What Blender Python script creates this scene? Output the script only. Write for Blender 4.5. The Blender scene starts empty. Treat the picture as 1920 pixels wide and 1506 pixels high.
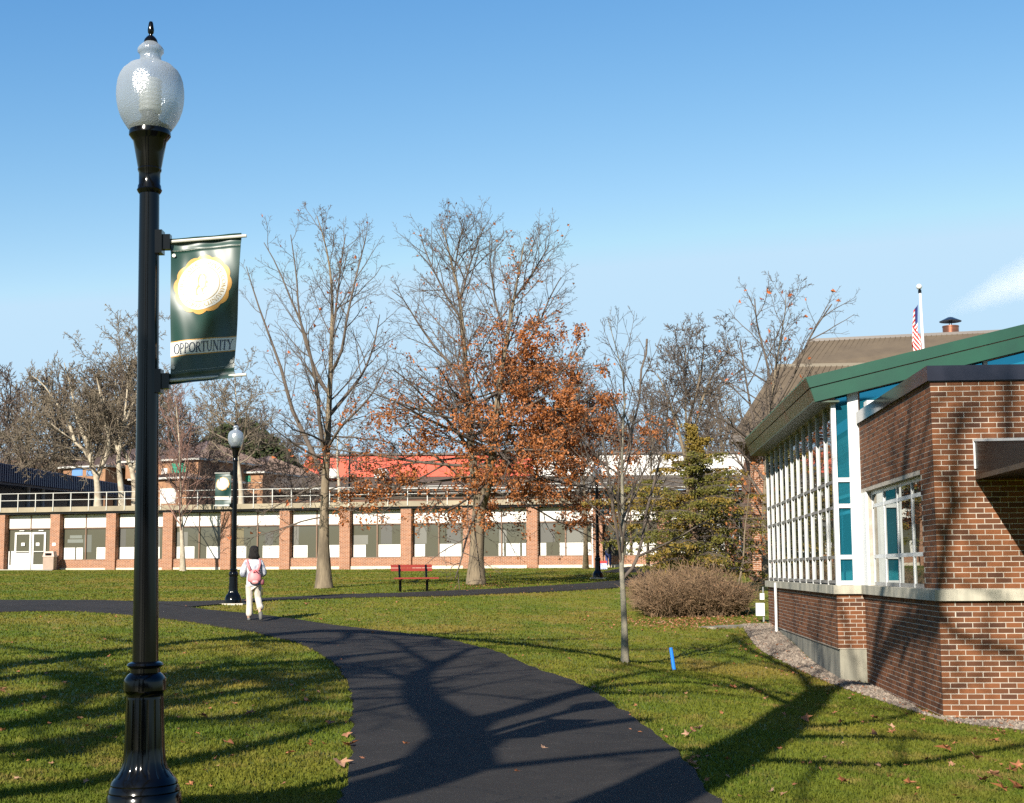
import bpy, bmesh, math, random
import numpy as np
from mathutils import Vector, Matrix, Euler, noise

# ------------------------------------------------------------------ camera
F = 2700.0                                   # focal length in pixels of a 1920 px wide frame
PITCH, ROLL = math.radians(6.7), -0.006
SUN_AZ, SUN_EL = math.radians(22.5), math.radians(28.5)
sc = bpy.context.scene
col = sc.collection
cam_d = bpy.data.cameras.new('camera')
cam = bpy.data.objects.new('camera', cam_d)
col.objects.link(cam)
cam_d.sensor_width = 36.0
cam_d.lens = F / 1920 * 36
cam_d.clip_start = 0.1
cam_d.clip_end = 3000
CM = (Matrix.Rotation(math.pi / 2 + PITCH, 3, 'X') @ Matrix.Rotation(ROLL, 3, 'Z'))
cam.rotation_euler = CM.to_euler()
sc.camera = cam

# ------------------------------------------------------------------ sky, sun, exposure
w = bpy.data.worlds.new('World')
sc.world = w
w.use_nodes = True
nt = w.node_tree
nt.nodes.clear()
wo = nt.nodes.new('ShaderNodeOutputWorld')
bg = nt.nodes.new('ShaderNodeBackground')
sky = nt.nodes.new('ShaderNodeTexSky')
sky.sky_type = 'NISHITA'
sky.sun_disc = False
sky.sun_elevation = SUN_EL
sky.sun_rotation = math.pi + SUN_AZ
sky.altitude = 150
sky.air_density = 1.0
sky.dust_density = 0.6
sky.ozone_density = 2.2
bg.inputs['Strength'].default_value = 0.090
# clear autumn air: the sky deepens faster with height than the plain model
_sep = nt.nodes.new('ShaderNodeSeparateColor'); _com = nt.nodes.new('ShaderNodeCombineColor')
nt.links.new(sky.outputs[0], _sep.inputs[0])
for _i, (_p, _c, _m) in enumerate(((2.0, .37, 3.05), (1.3, .645, 4.35), (.75, 1.40, 5.45))):
    _a = nt.nodes.new('ShaderNodeMath'); _a.operation = 'POWER'; _a.inputs[1].default_value = _p
    _b = nt.nodes.new('ShaderNodeMath'); _b.operation = 'MULTIPLY'; _b.inputs[1].default_value = _c
    _d = nt.nodes.new('ShaderNodeMath'); _d.operation = 'MINIMUM'; _d.inputs[1].default_value = _m
    nt.links.new(_sep.outputs[_i], _a.inputs[0]); nt.links.new(_a.outputs[0], _b.inputs[0]); nt.links.new(_b.outputs[0], _d.inputs[0]); nt.links.new(_d.outputs[0], _com.inputs[_i])
nt.links.new(_com.outputs[0], bg.inputs[0])
nt.links.new(bg.outputs[0], wo.inputs[0])
sun_d = bpy.data.lights.new('sun', 'SUN')
sun_d.energy = 5.0
sun_d.angle = math.radians(0.53)
sun_d.color = (1.0, 0.93, 0.82)
sun = bpy.data.objects.new('sun', sun_d)
LS = Vector((-math.sin(SUN_AZ) * math.cos(SUN_EL), -math.cos(SUN_AZ) * math.cos(SUN_EL), math.sin(SUN_EL)))
sun.rotation_euler = LS.to_track_quat('Z', 'Y').to_euler()
sun.location = (-20, -40, 40)
col.objects.link(sun)
sc.view_settings.view_transform = 'Standard'
sc.view_settings.look = 'None'
sc.view_settings.exposure = 1.0
sc.view_settings.gamma = 1.0
sc.view_settings.use_curve_mapping = False
sc.render.engine = 'CYCLES'
sc.cycles.max_bounces = 8
sc.cycles.transparent_max_bounces = 12
sc.cycles.use_denoising = False
sc.cycles.caustics_reflective = False
sc.cycles.caustics_refractive = False
sc.cycles.sample_clamp_indirect = 4.0
sc.cycles.volume_bounces = 6

rnd = random.Random(7)
npr = np.random.default_rng(11)


# ------------------------------------------------------------------ geometry of the place (pixel rays -> metres)
def ray(px, py):
    d = CM @ Vector(((px - 960) / F, -(py - 753) / F, -1))
    return d


def P(px, py, Y):
    d = ray(px, py)
    return d * (Y / d.y)


# height of the lawn: thin plate spline through surveyed points
PTS = []
for px, py, Y in [(270, 1530, 8.4), (640, 1500, 9.9), (475, 1167, 31.8), (437, 1133, 37.1), (770, 1110, 45), (620, 1103, 50),
                  (903, 1096, 50), (10, 1068.5, 84), (640, 1066, 82), (1100, 1064.5, 77), (1350, 1064, 74), (1770, 1350, 18.3), (1610, 1281, 23.8),
                  (1440, 1167, 34.6), (1172, 1241, 24.5), (1300, 1168, 35.5), (1120, 1086, 58), (0, 1150, 34), (0, 1130, 39),
                  (1265, 1258, 23.5), (1300, 1110, 43), (300, 1158, 32), (30, 1300, 16.5), (620, 1215, 24),
                  (1050, 1225, 23.2), (1000, 1260, 20.2), (1150, 1325, 15.8), (1300, 1440, 11.2), (1250, 1290, 18.5), (1920, 1365, 17.5),
                  (1000, 1160, 34), (700, 1160, 33.5), (1440, 1090, 52)]:
    p = P(px, py, Y)
    PTS.append((p.x, p.y, p.z))
PTS += [(-8, 0, -1.38), (0, 0, -1.45), (8, 0, -1.75), (-12, 12, -1.36), (14, 8, -2.0), (20, 20, -1.9), (20, 50, -.7), (-30, 60, -.2), (-25, 40, -.7)]
PA = np.array(PTS)


def _tps(r):
    return np.where(r > 1e-9, r * r * np.log(np.maximum(r, 1e-9)), 0)


_n = len(PA)
_A = np.zeros((_n + 3, _n + 3))
_r = np.linalg.norm(PA[:, None, :2] - PA[None, :, :2], axis=2)
_A[:_n, :_n] = _tps(_r) + np.eye(_n) * 2.0
_A[:_n, _n] = 1
_A[:_n, _n + 1:] = PA[:, :2]
_A[_n:, :_n] = _A[:_n, _n:].T
_W = np.linalg.solve(_A, np.concatenate([PA[:, 2], [0, 0, 0]]))


def hz(x, y):
    x = np.atleast_1d(np.asarray(x, float)); y = np.atleast_1d(np.asarray(y, float))
    xc = np.clip(x, -34, 22); yc = np.clip(y, -2, 84)
    out = np.full(x.shape, _W[_n])
    out = out + _W[_n + 1] * xc + _W[_n + 2] * yc
    for i in range(_n):
        out = out + _W[i] * _tps(np.hypot(xc - PA[i, 0], yc - PA[i, 1]))
    return out + 0.012 * np.sin(x * 1.3 + .5) * np.sin(y * 1.1)


def H(x, y):
    return float(hz(x, y)[0])


def G(px, py, y0=4.0):
    """the point of the lawn seen at a pixel of the photograph"""
    d = ray(px, py)
    ys = np.concatenate([np.arange(y0, 40, .05), np.arange(40, 95, .25)])
    xs = d.x / d.y * ys
    dz = d.z / d.y * ys - hz(xs, ys)
    k = np.argmax(dz < 0)
    if dz[k] >= 0:
        k = len(ys) - 1
    if k == 0:
        Y = ys[0]
    else:
        a = dz[k - 1] / (dz[k - 1] - dz[k]); Y = ys[k - 1] + a * (ys[k] - ys[k - 1])
    p = d * (Y / d.y)
    return Vector((p.x, p.y, H(p.x, p.y)))


# ------------------------------------------------------------------ objects
def wmat(o):
    m = Matrix.LocRotScale(o.location, o.rotation_euler, None)
    return wmat(o.parent) @ m if o.parent else m


def tag(o, label=None, cat=None, group=None, kind=None):
    if label: o['label'] = label
    if cat: o['category'] = cat
    if group: o['group'] = group
    if kind: o['kind'] = kind
    return o


def thing(name, label, cat, loc=(0, 0, 0), rz=0.0, group=None):
    o = bpy.data.objects.new(name, None)
    o.empty_display_size = .2
    o.location = loc
    o.rotation_euler = (0, 0, rz)
    col.objects.link(o)
    return tag(o, label, cat, group)


def copy_tree(o, parent=None):
    c = o.copy()
    col.objects.link(c)
    if parent: c.parent = parent
    for ch in [x for x in o.children]:
        copy_tree(ch, c)
    return c


class MB:
    def __init__(s):
        s.v = []; s.f = []; s.n = 0; s.mi = []

    def add(s, v, f, m=0):
        s.v.append(np.asarray(v, float).reshape(-1, 3))
        for q in f:
            s.f.append([i + s.n for i in q]); s.mi.append(m)
        s.n += len(s.v[-1])
        return s

    def box(s, lo, hi, M=None, m=0):
        x0, y0, z0 = lo; x1, y1, z1 = hi
        v = [(x0, y0, z0), (x1, y0, z0), (x1, y1, z0), (x0, y1, z0), (x0, y0, z1), (x1, y0, z1), (x1, y1, z1), (x0, y1, z1)]
        if M is not None:
            v = [tuple(M @ Vector(q)) for q in v]
        return s.add(v, [(0, 3, 2, 1), (4, 5, 6, 7), (0, 1, 5, 4), (1, 2, 6, 5), (2, 3, 7, 6), (3, 0, 4, 7)], m)

    def hexa(s, a, b, m=0):
        """solid between two quads a and b (4 points each, same order)"""
        return s.add(list(a) + list(b), [(0, 1, 2, 3), (7, 6, 5, 4), (0, 4, 5, 1), (1, 5, 6, 2), (2, 6, 7, 3), (3, 7, 4, 0)], m)

    def tube(s, pts, rad, sides=8, cap=True, m=0):
        pts = [Vector(p) for p in pts]
        n = len(pts)
        if not hasattr(rad, '__len__'): rad = [rad] * n
        v = []
        up = None
        for i in range(n):
            t = (pts[min(i + 1, n - 1)] - pts[max(i - 1, 0)]).normalized()
            if up is None:
                up = Vector((0, 0, 1)) if abs(t.z) < .9 else Vector((1, 0, 0))
            a = t.cross(up).normalized(); b = a.cross(t).normalized(); up = b
            for k in range(sides):
                th = 2 * math.pi * k / sides
                v.append(pts[i] + (a * math.cos(th) + b * math.sin(th)) * rad[i])
        f = []
        for i in range(n - 1):
            for k in range(sides):
                k2 = (k + 1) % sides
                f.append((i * sides + k, i * sides + k2, (i + 1) * sides + k2, (i + 1) * sides + k))
        if cap:
            f.append(tuple(range(sides))[::-1]); f.append(tuple((n - 1) * sides + k for k in range(sides)))
        return s.add([tuple(q) for q in v], f, m)

    def lathe(s, prof, sides=40, c=(0, 0, 0), rfun=None, m=0):
        v = []; f = []
        for r, z in prof:
            for k in range(sides):
                th = 2 * math.pi * k / sides
                rr = r if rfun is None else rfun(r, z, th)
                v.append((c[0] + rr * math.cos(th), c[1] + rr * math.sin(th), c[2] + z))
        n = len(prof)
        for i in range(n - 1):
            for k in range(sides):
                k2 = (k + 1) % sides
                f.append((i * sides + k, i * sides + k2, (i + 1) * sides + k2, (i + 1) * sides + k))
        return s.add(v, f, m)

    def poly(s, pts, off, m=0):
        """prism: polygon pts extruded by vector off"""
        n = len(pts); off = Vector(off)
        v = [tuple(Vector(p)) for p in pts] + [tuple(Vector(p) + off) for p in pts]
        f = [tuple(range(n)), tuple(range(2 * n - 1, n - 1, -1))] + [(i, i + n, (i + 1) % n + n, (i + 1) % n) for i in range(n)]
        return s.add(v, f, m)

    def mesh(s, name, mats, smooth=False, inv=None, sharp=None):
        v = np.concatenate(s.v) if s.v else np.zeros((0, 3))
        if inv is not None:
            Mi = np.array(inv); v = v @ Mi[:3, :3].T + Mi[:3, 3]
        me = bpy.data.meshes.new(name)
        nf = len(s.f)
        ls = np.fromiter((len(q) for q in s.f), dtype=np.int32, count=nf)
        me.vertices.add(len(v)); me.vertices.foreach_set('co', v.astype(np.float32).ravel())
        lv = np.fromiter((i for q in s.f for i in q), dtype=np.int32, count=int(ls.sum()))
        me.loops.add(len(lv)); me.loops.foreach_set('vertex_index', lv)
        me.polygons.add(nf)
        st = np.zeros(nf, np.int32); st[1:] = np.cumsum(ls)[:-1]
        me.polygons.foreach_set('loop_start', st)
        if not isinstance(mats, (list, tuple)): mats = [mats]
        for q in mats: me.materials.append(q)
        me.polygons.foreach_set('material_index', np.array(s.mi, np.int32))
        me.update(calc_edges=True)
        me.polygons.foreach_set('use_smooth', [bool(smooth)] * nf)
        if smooth and sharp:
            bm = bmesh.new(); bm.from_mesh(me)
            for e in bm.edges:
                if len(e.link_faces) == 2 and e.calc_face_angle(0) > sharp: e.smooth = False
            bm.to_mesh(me); bm.free()
        return me

    def build(s, name, mats, parent=None, smooth=False, local=False, sharp=None, kind=None, fix=False):
        """parts: vertices are in world space unless local"""
        inv = None; loc = None
        if parent is not None:
            if not local: inv = wmat(parent).inverted()
        elif not local:
            v = np.concatenate(s.v)
            loc = Vector((float((v[:, 0].min() + v[:, 0].max()) / 2), float((v[:, 1].min() + v[:, 1].max()) / 2), float(v[:, 2].min())))
            inv = Matrix.Translation(-loc)
        me = s.mesh(name, mats, smooth, inv, sharp)
        if fix:
            bm = bmesh.new(); bm.from_mesh(me); bmesh.ops.recalc_face_normals(bm, faces=bm.faces); bm.to_mesh(me); bm.free()
        o = bpy.data.objects.new(name, me)
        col.objects.link(o)
        if parent: o.parent = parent
        if loc: o.location = loc
        if kind: o['kind'] = kind
        return o


def fast_mesh(name, v, tri, mat, parent=None, kind=None, smooth=False, loc=None):
    v = np.asarray(v, np.float32); tri = np.asarray(tri, np.int32); k = tri.shape[1]
    if parent is not None:
        Mi = np.array(wmat(parent).inverted()); v = v @ Mi[:3, :3].T.astype(np.float32) + Mi[:3, 3].astype(np.float32)
    elif loc is not None:
        v = v - np.array(loc, np.float32)
    me = bpy.data.meshes.new(name)
    me.vertices.add(len(v)); me.vertices.foreach_set('co', v.astype(np.float32).ravel())
    me.loops.add(len(tri) * k); me.loops.foreach_set('vertex_index', tri.ravel())
    me.polygons.add(len(tri)); me.polygons.foreach_set('loop_start', np.arange(0, len(tri) * k, k, dtype=np.int32))
    me.materials.append(mat)
    me.update(calc_edges=True)
    me.polygons.foreach_set('use_smooth', np.full(len(tri), smooth))
    o = bpy.data.objects.new(name, me)
    col.objects.link(o)
    if parent: o.parent = parent
    elif loc is not None: o.location = loc
    if kind: o['kind'] = kind
    return o


# ------------------------------------------------------------------ materials
MATS = {}


def mat(name, c1, c2=None, scale=4.0, rough=.7, metal=0.0, bump=0.0, bscale=30.0, stretch=(1, 1, 1), spec=.5, island=0.0, c3=None, coat=0.0, sharp=(.35, .65), trans=0.0, detail=6):
    if name in MATS: return MATS[name]
    m = bpy.data.materials.new(name); m.use_nodes = True
    t = m.node_tree; N = t.nodes; Lk = t.links
    b = N['Principled BSDF']
    b.inputs['Roughness'].default_value = rough
    b.inputs['Metallic'].default_value = metal
    b.inputs['Specular IOR Level'].default_value = spec
    b.inputs['Coat Weight'].default_value = coat
    b.inputs['Base Color'].default_value = (*c1, 1)
    geo = N.new('ShaderNodeNewGeometry')
    mp = N.new('ShaderNodeVectorMath'); mp.operation = 'MULTIPLY'; mp.inputs[1].default_value = stretch
    Lk.new(geo.outputs['Position'], mp.inputs[0])
    cur = None
    if c2 is not None:
        n1 = N.new('ShaderNodeTexNoise'); n1.inputs['Scale'].default_value = scale; n1.inputs['Detail'].default_value = detail
        n1.inputs['Roughness'].default_value = .6
        Lk.new(mp.outputs[0], n1.inputs['Vector'])
        mr = N.new('ShaderNodeMapRange'); mr.inputs[1].default_value = sharp[0]; mr.inputs[2].default_value = sharp[1]
        Lk.new(n1.outputs['Fac'], mr.inputs[0])
        mx = N.new('ShaderNodeMix'); mx.data_type = 'RGBA'
        mx.inputs[6].default_value = (*c1, 1); mx.inputs[7].default_value = (*c2, 1)
        Lk.new(mr.outputs[0], mx.inputs[0]); cur = mx.outputs[2]
    if island > 0:
        oi = N.new('ShaderNodeObjectInfo')
        ad = N.new('ShaderNodeMath'); ad.operation = 'ADD'
        Lk.new(geo.outputs['Random Per Island'], ad.inputs[0]); Lk.new(oi.outputs['Random'], ad.inputs[1])
        fr = N.new('ShaderNodeMath'); fr.operation = 'FRACT'; Lk.new(ad.outputs[0], fr.inputs[0])
        rp = N.new('ShaderNodeValToRGB')
        rp.color_ramp.interpolation = 'LINEAR'
        els = rp.color_ramp.elements
        cc = [c1, c2 or c1] + ([c3] if c3 else [])
        els[0].color = (*cc[0], 1); els[0].position = 0
        els[1].color = (*cc[1], 1); els[1].position = .6 if c3 else 1
        if c3:
            e = els.new(1.0); e.color = (*c3, 1)
        Lk.new(fr.outputs[0], rp.inputs[0])
        if cur is None:
            cur = rp.outputs[0]
        else:
            m2 = N.new('ShaderNodeMix'); m2.data_type = 'RGBA'; m2.inputs[0].default_value = island
            Lk.new(cur, m2.inputs[6]); Lk.new(rp.outputs[0], m2.inputs[7]); cur = m2.outputs[2]
    if cur is not None: Lk.new(cur, b.inputs['Base Color'])
    if bump > 0:
        n2 = N.new('ShaderNodeTexNoise'); n2.inputs['Scale'].default_value = bscale; n2.inputs['Detail'].default_value = 5
        Lk.new(mp.outputs[0], n2.inputs['Vector'])
        bp = N.new('ShaderNodeBump'); bp.inputs['Strength'].default_value = bump; bp.inputs['Distance'].default_value = .02
        Lk.new(n2.outputs['Fac'], bp.inputs['Height']); Lk.new(bp.outputs[0], b.inputs['Normal'])
    if trans > 0:      # thin leaf: light passes
        tr = N.new('ShaderNodeBsdfTranslucent')
        ms = N.new('ShaderNodeMixShader'); ms.inputs[0].default_value = trans
        if cur is not None: Lk.new(cur, tr.inputs[0])
        else: tr.inputs[0].default_value = (*c1, 1)
        Lk.new(b.outputs[0], ms.inputs[1]); Lk.new(tr.outputs[0], ms.inputs[2])
        Lk.new(ms.outputs[0], N['Material Output'].inputs[0])
    MATS[name] = m
    return m


def grass_mat(name, k=1.0, tr=0.0):
    if name in MATS: return MATS[name]
    m = bpy.data.materials.new(name); m.use_nodes = True
    t = m.node_tree; N = t.nodes; Lk = t.links; b = N['Principled BSDF']
    b.inputs['Roughness'].default_value = .75; b.inputs['Specular IOR Level'].default_value = .25
    geo = N.new('ShaderNodeNewGeometry')

    def nz(s, d=5, st=(1, 1, 1)):
        v = N.new('ShaderNodeVectorMath'); v.operation = 'MULTIPLY'; v.inputs[1].default_value = st
        Lk.new(geo.outputs['Position'], v.inputs[0])
        n = N.new('ShaderNodeTexNoise'); n.inputs['Scale'].default_value = s; n.inputs['Detail'].default_value = d; n.inputs['Roughness'].default_value = .65
        Lk.new(v.outputs[0], n.inputs['Vector']); return n.outputs['Fac']

    def mixc(fac, a, bb, lo, hi):
        mr = N.new('ShaderNodeMapRange'); mr.inputs[1].default_value = lo; mr.inputs[2].default_value = hi; Lk.new(fac, mr.inputs[0])
        mx = N.new('ShaderNodeMix'); mx.data_type = 'RGBA'; Lk.new(mr.outputs[0], mx.inputs[0])
        for i, q in ((6, a), (7, bb)):
            if isinstance(q, tuple): mx.inputs[i].default_value = (q[0] * k, q[1] * k, q[2] * k, 1)
            else: Lk.new(q, mx.inputs[i])
        return mx.outputs[2]
    g = mixc(nz(.35), (.078, .118, .008), (.148, .146, .014), .35, .65)      # green to olive
    g = mixc(nz(.22, 3), g, (.19, .150, .024), .52, .66)
    g = mixc(nz(1.7, 6), g, (.24, .165, .048), .53, .72)                     # straw patches
    g = mixc(nz(9, 4), g, (.036, .060, .006), .52, .72)                     # darker tufts
    if tr == 0: g = mixc(nz(60, 2), g, (.13, .13, .025), .58, .78)
    Lk.new(g, b.inputs['Base Color'])
    if tr == 0:
        bp = N.new('ShaderNodeBump'); bp.inputs['Strength'].default_value = .5; bp.inputs['Distance'].default_value = .04
        Lk.new(nz(30, 3), bp.inputs['Height']); Lk.new(bp.outputs[0], b.inputs['Normal'])
    else:
        tb = N.new('ShaderNodeBsdfTranslucent'); Lk.new(g, tb.inputs[0])
        ms = N.new('ShaderNodeMixShader'); ms.inputs[0].default_value = tr
        Lk.new(b.outputs[0], ms.inputs[1]); Lk.new(tb.outputs[0], ms.inputs[2]); Lk.new(ms.outputs[0], N['Material Output'].inputs[0])
    MATS[name] = m
    return m


def brick_tex(name, a, bcol, c, mort, bw, bh, frame):
    """bricks too far away to tell apart: colour only, laid along a wall frame (u axis, z)"""
    m = bpy.data.materials.new(name); m.use_nodes = True
    t = m.node_tree; N = t.nodes; Lk = t.links; b = N['Principled BSDF']
    b.inputs['Roughness'].default_value = .9; b.inputs['Specular IOR Level'].default_value = .2
    geo = N.new('ShaderNodeNewGeometry')
    d = N.new('ShaderNodeVectorMath'); d.operation = 'DOT_PRODUCT'; d.inputs[1].default_value = frame
    Lk.new(geo.outputs['Position'], d.inputs[0])
    sp = N.new('ShaderNodeSeparateXYZ'); Lk.new(geo.outputs['Position'], sp.inputs[0])
    cb = N.new('ShaderNodeCombineXYZ'); Lk.new(d.outputs['Value'], cb.inputs[0]); Lk.new(sp.outputs[2], cb.inputs[1])
    bk = N.new('ShaderNodeTexBrick'); bk.offset = .5
    bk.inputs['Scale'].default_value = 1; bk.inputs['Brick Width'].default_value = bw; bk.inputs['Row Height'].default_value = bh
    bk.inputs['Mortar Size'].default_value = .0065; bk.inputs['Bias'].default_value = -.1
    bk.inputs['Color1'].default_value = (*a, 1); bk.inputs['Color2'].default_value = (*bcol, 1); bk.inputs['Mortar'].default_value = (*mort, 1)
    Lk.new(cb.outputs[0], bk.inputs['Vector'])
    n = N.new('ShaderNodeTexNoise'); n.inputs['Scale'].default_value = 3; Lk.new(geo.outputs['Position'], n.inputs['Vector'])
    mx = N.new('ShaderNodeMix'); mx.data_type = 'RGBA'; mx.blend_type = 'MULTIPLY'; mx.inputs[0].default_value = .5
    cr = N.new('ShaderNodeValToRGB'); cr.color_ramp.elements[0].color = (.6, .6, .6, 1); cr.color_ramp.elements[1].color = (1.2, 1.15, 1.1, 1)
    Lk.new(n.outputs['Fac'], cr.inputs[0]); Lk.new(bk.outputs['Color'], mx.inputs[6]); Lk.new(cr.outputs[0], mx.inputs[7])
    Lk.new(mx.outputs[2], b.inputs['Base Color'])
    bp = N.new('ShaderNodeBump'); bp.inputs['Strength'].default_value = .4; bp.inputs['Distance'].default_value = .01; bp.invert = True
    Lk.new(bk.outputs['Fac'], bp.inputs['Height']); Lk.new(bp.outputs[0], b.inputs['Normal'])
    return m


M_LAWN = grass_mat('lawn_grass', 1.1)
M_BLADE = grass_mat('grass_blade', 1.0, .35)


def asphalt():
    m = bpy.data.materials.new('asphalt'); m.use_nodes = True
    t = m.node_tree; N = t.nodes; Lk = t.links; b = N['Principled BSDF']; b.inputs['Roughness'].default_value = .88; b.inputs['Specular IOR Level'].default_value = .25
    geo = N.new('ShaderNodeNewGeometry')

    def nz(sc, d=6, r=.6):
        n = N.new('ShaderNodeTexNoise'); n.inputs['Scale'].default_value = sc; n.inputs['Detail'].default_value = d; n.inputs['Roughness'].default_value = r; Lk.new(geo.outputs['Position'], n.inputs['Vector']); return n

    def mx(f, a, c, lo, hi):
        mr = N.new('ShaderNodeMapRange'); mr.inputs[1].default_value = lo; mr.inputs[2].default_value = hi; Lk.new(f, mr.inputs[0])
        q = N.new('ShaderNodeMix'); q.data_type = 'RGBA'; Lk.new(mr.outputs[0], q.inputs[0])
        for i, v in ((6, a), (7, c)):
            if isinstance(v, tuple): q.inputs[i].default_value = (*v, 1)
            else: Lk.new(v, q.inputs[i])
        return q.outputs[2]
    c = mx(nz(.7, 6).outputs['Fac'], (.016, .0135, .011), (.026, .0220, .0185), .35, .65)
    c = mx(nz(3.5, 6, .7).outputs['Fac'], c, (.040, .034, .028), .54, .78)
    c = mx(nz(90, 2).outputs['Fac'], c, (.075, .070, .062), .60, .80)
    c = mx(nz(140, 2).outputs['Fac'], (.010, .010, .010), c, .28, .42)
    w_ = N.new('ShaderNodeVectorMath'); w_.operation = 'ADD'; n3 = nz(1.6, 4); Lk.new(geo.outputs['Position'], w_.inputs[0]); Lk.new(n3.outputs['Color'], w_.inputs[1])
    vo = N.new('ShaderNodeTexVoronoi'); vo.feature = 'DISTANCE_TO_EDGE'; vo.inputs['Scale'].default_value = .35; Lk.new(w_.outputs[0], vo.inputs['Vector'])
    c = mx(vo.outputs['Distance'], (.009, .009, .009), c, .002, .006)
    Lk.new(c, b.inputs['Base Color'])
    bp = N.new('ShaderNodeBump'); bp.inputs['Strength'].default_value = .7; bp.inputs['Distance'].default_value = .01; Lk.new(nz(150, 3).outputs['Fac'], bp.inputs['Height']); Lk.new(bp.outputs[0], b.inputs['Normal'])
    return m


M_ASPH = asphalt()
M_BRICK = mat('brick_clay', (.178, .066, .026), (.120, .046, .019), scale=9, rough=.88, island=.8, c3=(.048, .022, .014), bump=.3, bscale=70, spec=.25)
M_MORT = mat('mortar', (.45, .40, .33), (.31, .27, .22), 6, rough=.95, bump=.3, bscale=120)
M_SILL = mat('limestone', (.46, .42, .33), (.25, .24, .19), 3.0, stretch=(1, 1, .15), rough=.85, bump=.15, bscale=60)
M_CONC = mat('foundation_concrete', (.27, .25, .19), (.11, .11, .09), 2.6, rough=.9, bump=.25, bscale=25, stretch=(1, 1, .18))
M_ALU = mat('white_aluminium', (.62, .63, .62), (.52, .53, .53), 1.5, rough=.35, spec=.5)
M_ALUG = mat('grey_aluminium', (.30, .30, .29), (.25, .25, .25), 3, rough=.4, metal=.3)
M_GREEN = mat('green_metal', (.007, .060, .034), (.005, .042, .026), 1.1, rough=.38, spec=.5)
M_BLACK = mat('black_enamel', (.002, .0022, .0025), rough=.13, spec=.32)
M_COP = mat('coping_metal', (.045, .045, .06), (.06, .06, .08), .9, rough=.14, metal=.7, spec=.5)
M_BRZ = mat('bronze_metal', (.012, .011, .010), (.022, .018, .014), 2, rough=.22, metal=.2)


def glass_mat(name, c, rough=.02, metal=.0, spec=.5, ior=1.6):
    m = bpy.data.materials.new(name); m.use_nodes = True
    b = m.node_tree.nodes['Principled BSDF']
    b.inputs['Base Color'].default_value = (*c, 1); b.inputs['Roughness'].default_value = rough
    b.inputs['Metallic'].default_value = metal; b.inputs['IOR'].default_value = ior
    N = m.node_tree.nodes; g = N.new('ShaderNodeNewGeometry'); n = N.new('ShaderNodeTexNoise'); n.inputs['Scale'].default_value = .8
    bp = N.new('ShaderNodeBump'); bp.inputs['Strength'].default_value = .12; bp.inputs['Distance'].default_value = .01
    m.node_tree.links.new(g.outputs['Position'], n.inputs['Vector']); m.node_tree.links.new(n.outputs['Fac'], bp.inputs['Height']); m.node_tree.links.new(bp.outputs[0], b.inputs['Normal'])
    return m


M_GLASS = glass_mat('mirror_glass', (.10, .13, .11), .01, .75, ior=1.7)
M_TEAL = glass_mat('teal_glass', (.03, .30, .42), .02, .8)
M_DGLASS = glass_mat('grey_glass', (.080, .078, .055), .05)

# ================================================================== GROUND
# far facade frame
FO = Vector((-29.6, 84.0, 0)); FU = Vector((4.61, -1, 0)).normalized(); FN = Vector((FU.y, -FU.x, 0))  # FN points to the camera
ZD = 3.62            # level of the terrace on top of the long low building


def FW(s, d, z):     # along facade, out from it towards the camera, height
    p = FO + FU * s + FN * d
    return (p.x, p.y, z)


def lawn_sheet():
    xs = np.unique(np.concatenate([np.array([-900, -500, -250, -150, -100, -70, -50]), np.arange(-40, -14, 1.0), np.arange(-14, 14, .25), np.arange(14, 40, 1.0), np.array([50, 70, 100, 150, 250, 500, 900])]))
    ys = np.unique(np.concatenate([np.array([-900, -500, -250, -120, -60, -30, -15]), np.arange(-8, 4, 1.0), np.arange(4, 46, .25), np.arange(46, 100, 1.0), np.array([120, 200, 400, 900])]))
    X, Y = np.meshgrid(xs, ys)
    Z = hz(X.ravel(), Y.ravel())
    v = np.stack([X.ravel(), Y.ravel(), Z], 1)
    nx = len(xs); ny = len(ys)
    i = np.arange(nx - 1); j = np.arange(ny - 1); I, J = np.meshgrid(i, j); a = (J * nx + I).ravel()
    q = np.stack([a, a + 1, a + nx + 1, a + nx], 1)
    return fast_mesh('lawn', v, q, M_LAWN, kind='structure', smooth=True)


lawn_sheet()


def spline(pts, n):
    pts = [Vector(p) for p in pts]
    d = [0]
    for a, b in zip(pts, pts[1:]): d.append(d[-1] + (b - a).length)
    out = []
    for k in range(n):
        t = d[-1] * k / (n - 1)
        i = max(j for j in range(len(d)) if d[j] <= t + 1e-9); i = min(i, len(pts) - 2)
        u = (t - d[i]) / max(1e-9, d[i + 1] - d[i])
        p0 = pts[max(i - 1, 0)]; p1 = pts[i]; p2 = pts[i + 1]; p3 = pts[min(i + 2, len(pts) - 1)]
        out.append(.5 * ((2 * p1) + (p2 - p0) * u + (2 * p0 - 5 * p1 + 4 * p2 - p3) * u * u + (3 * p1 - p0 - 3 * p2 + p3) * u ** 3))
    return out


REG = {}   # footprints of paths, so that grass stays off them


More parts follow.
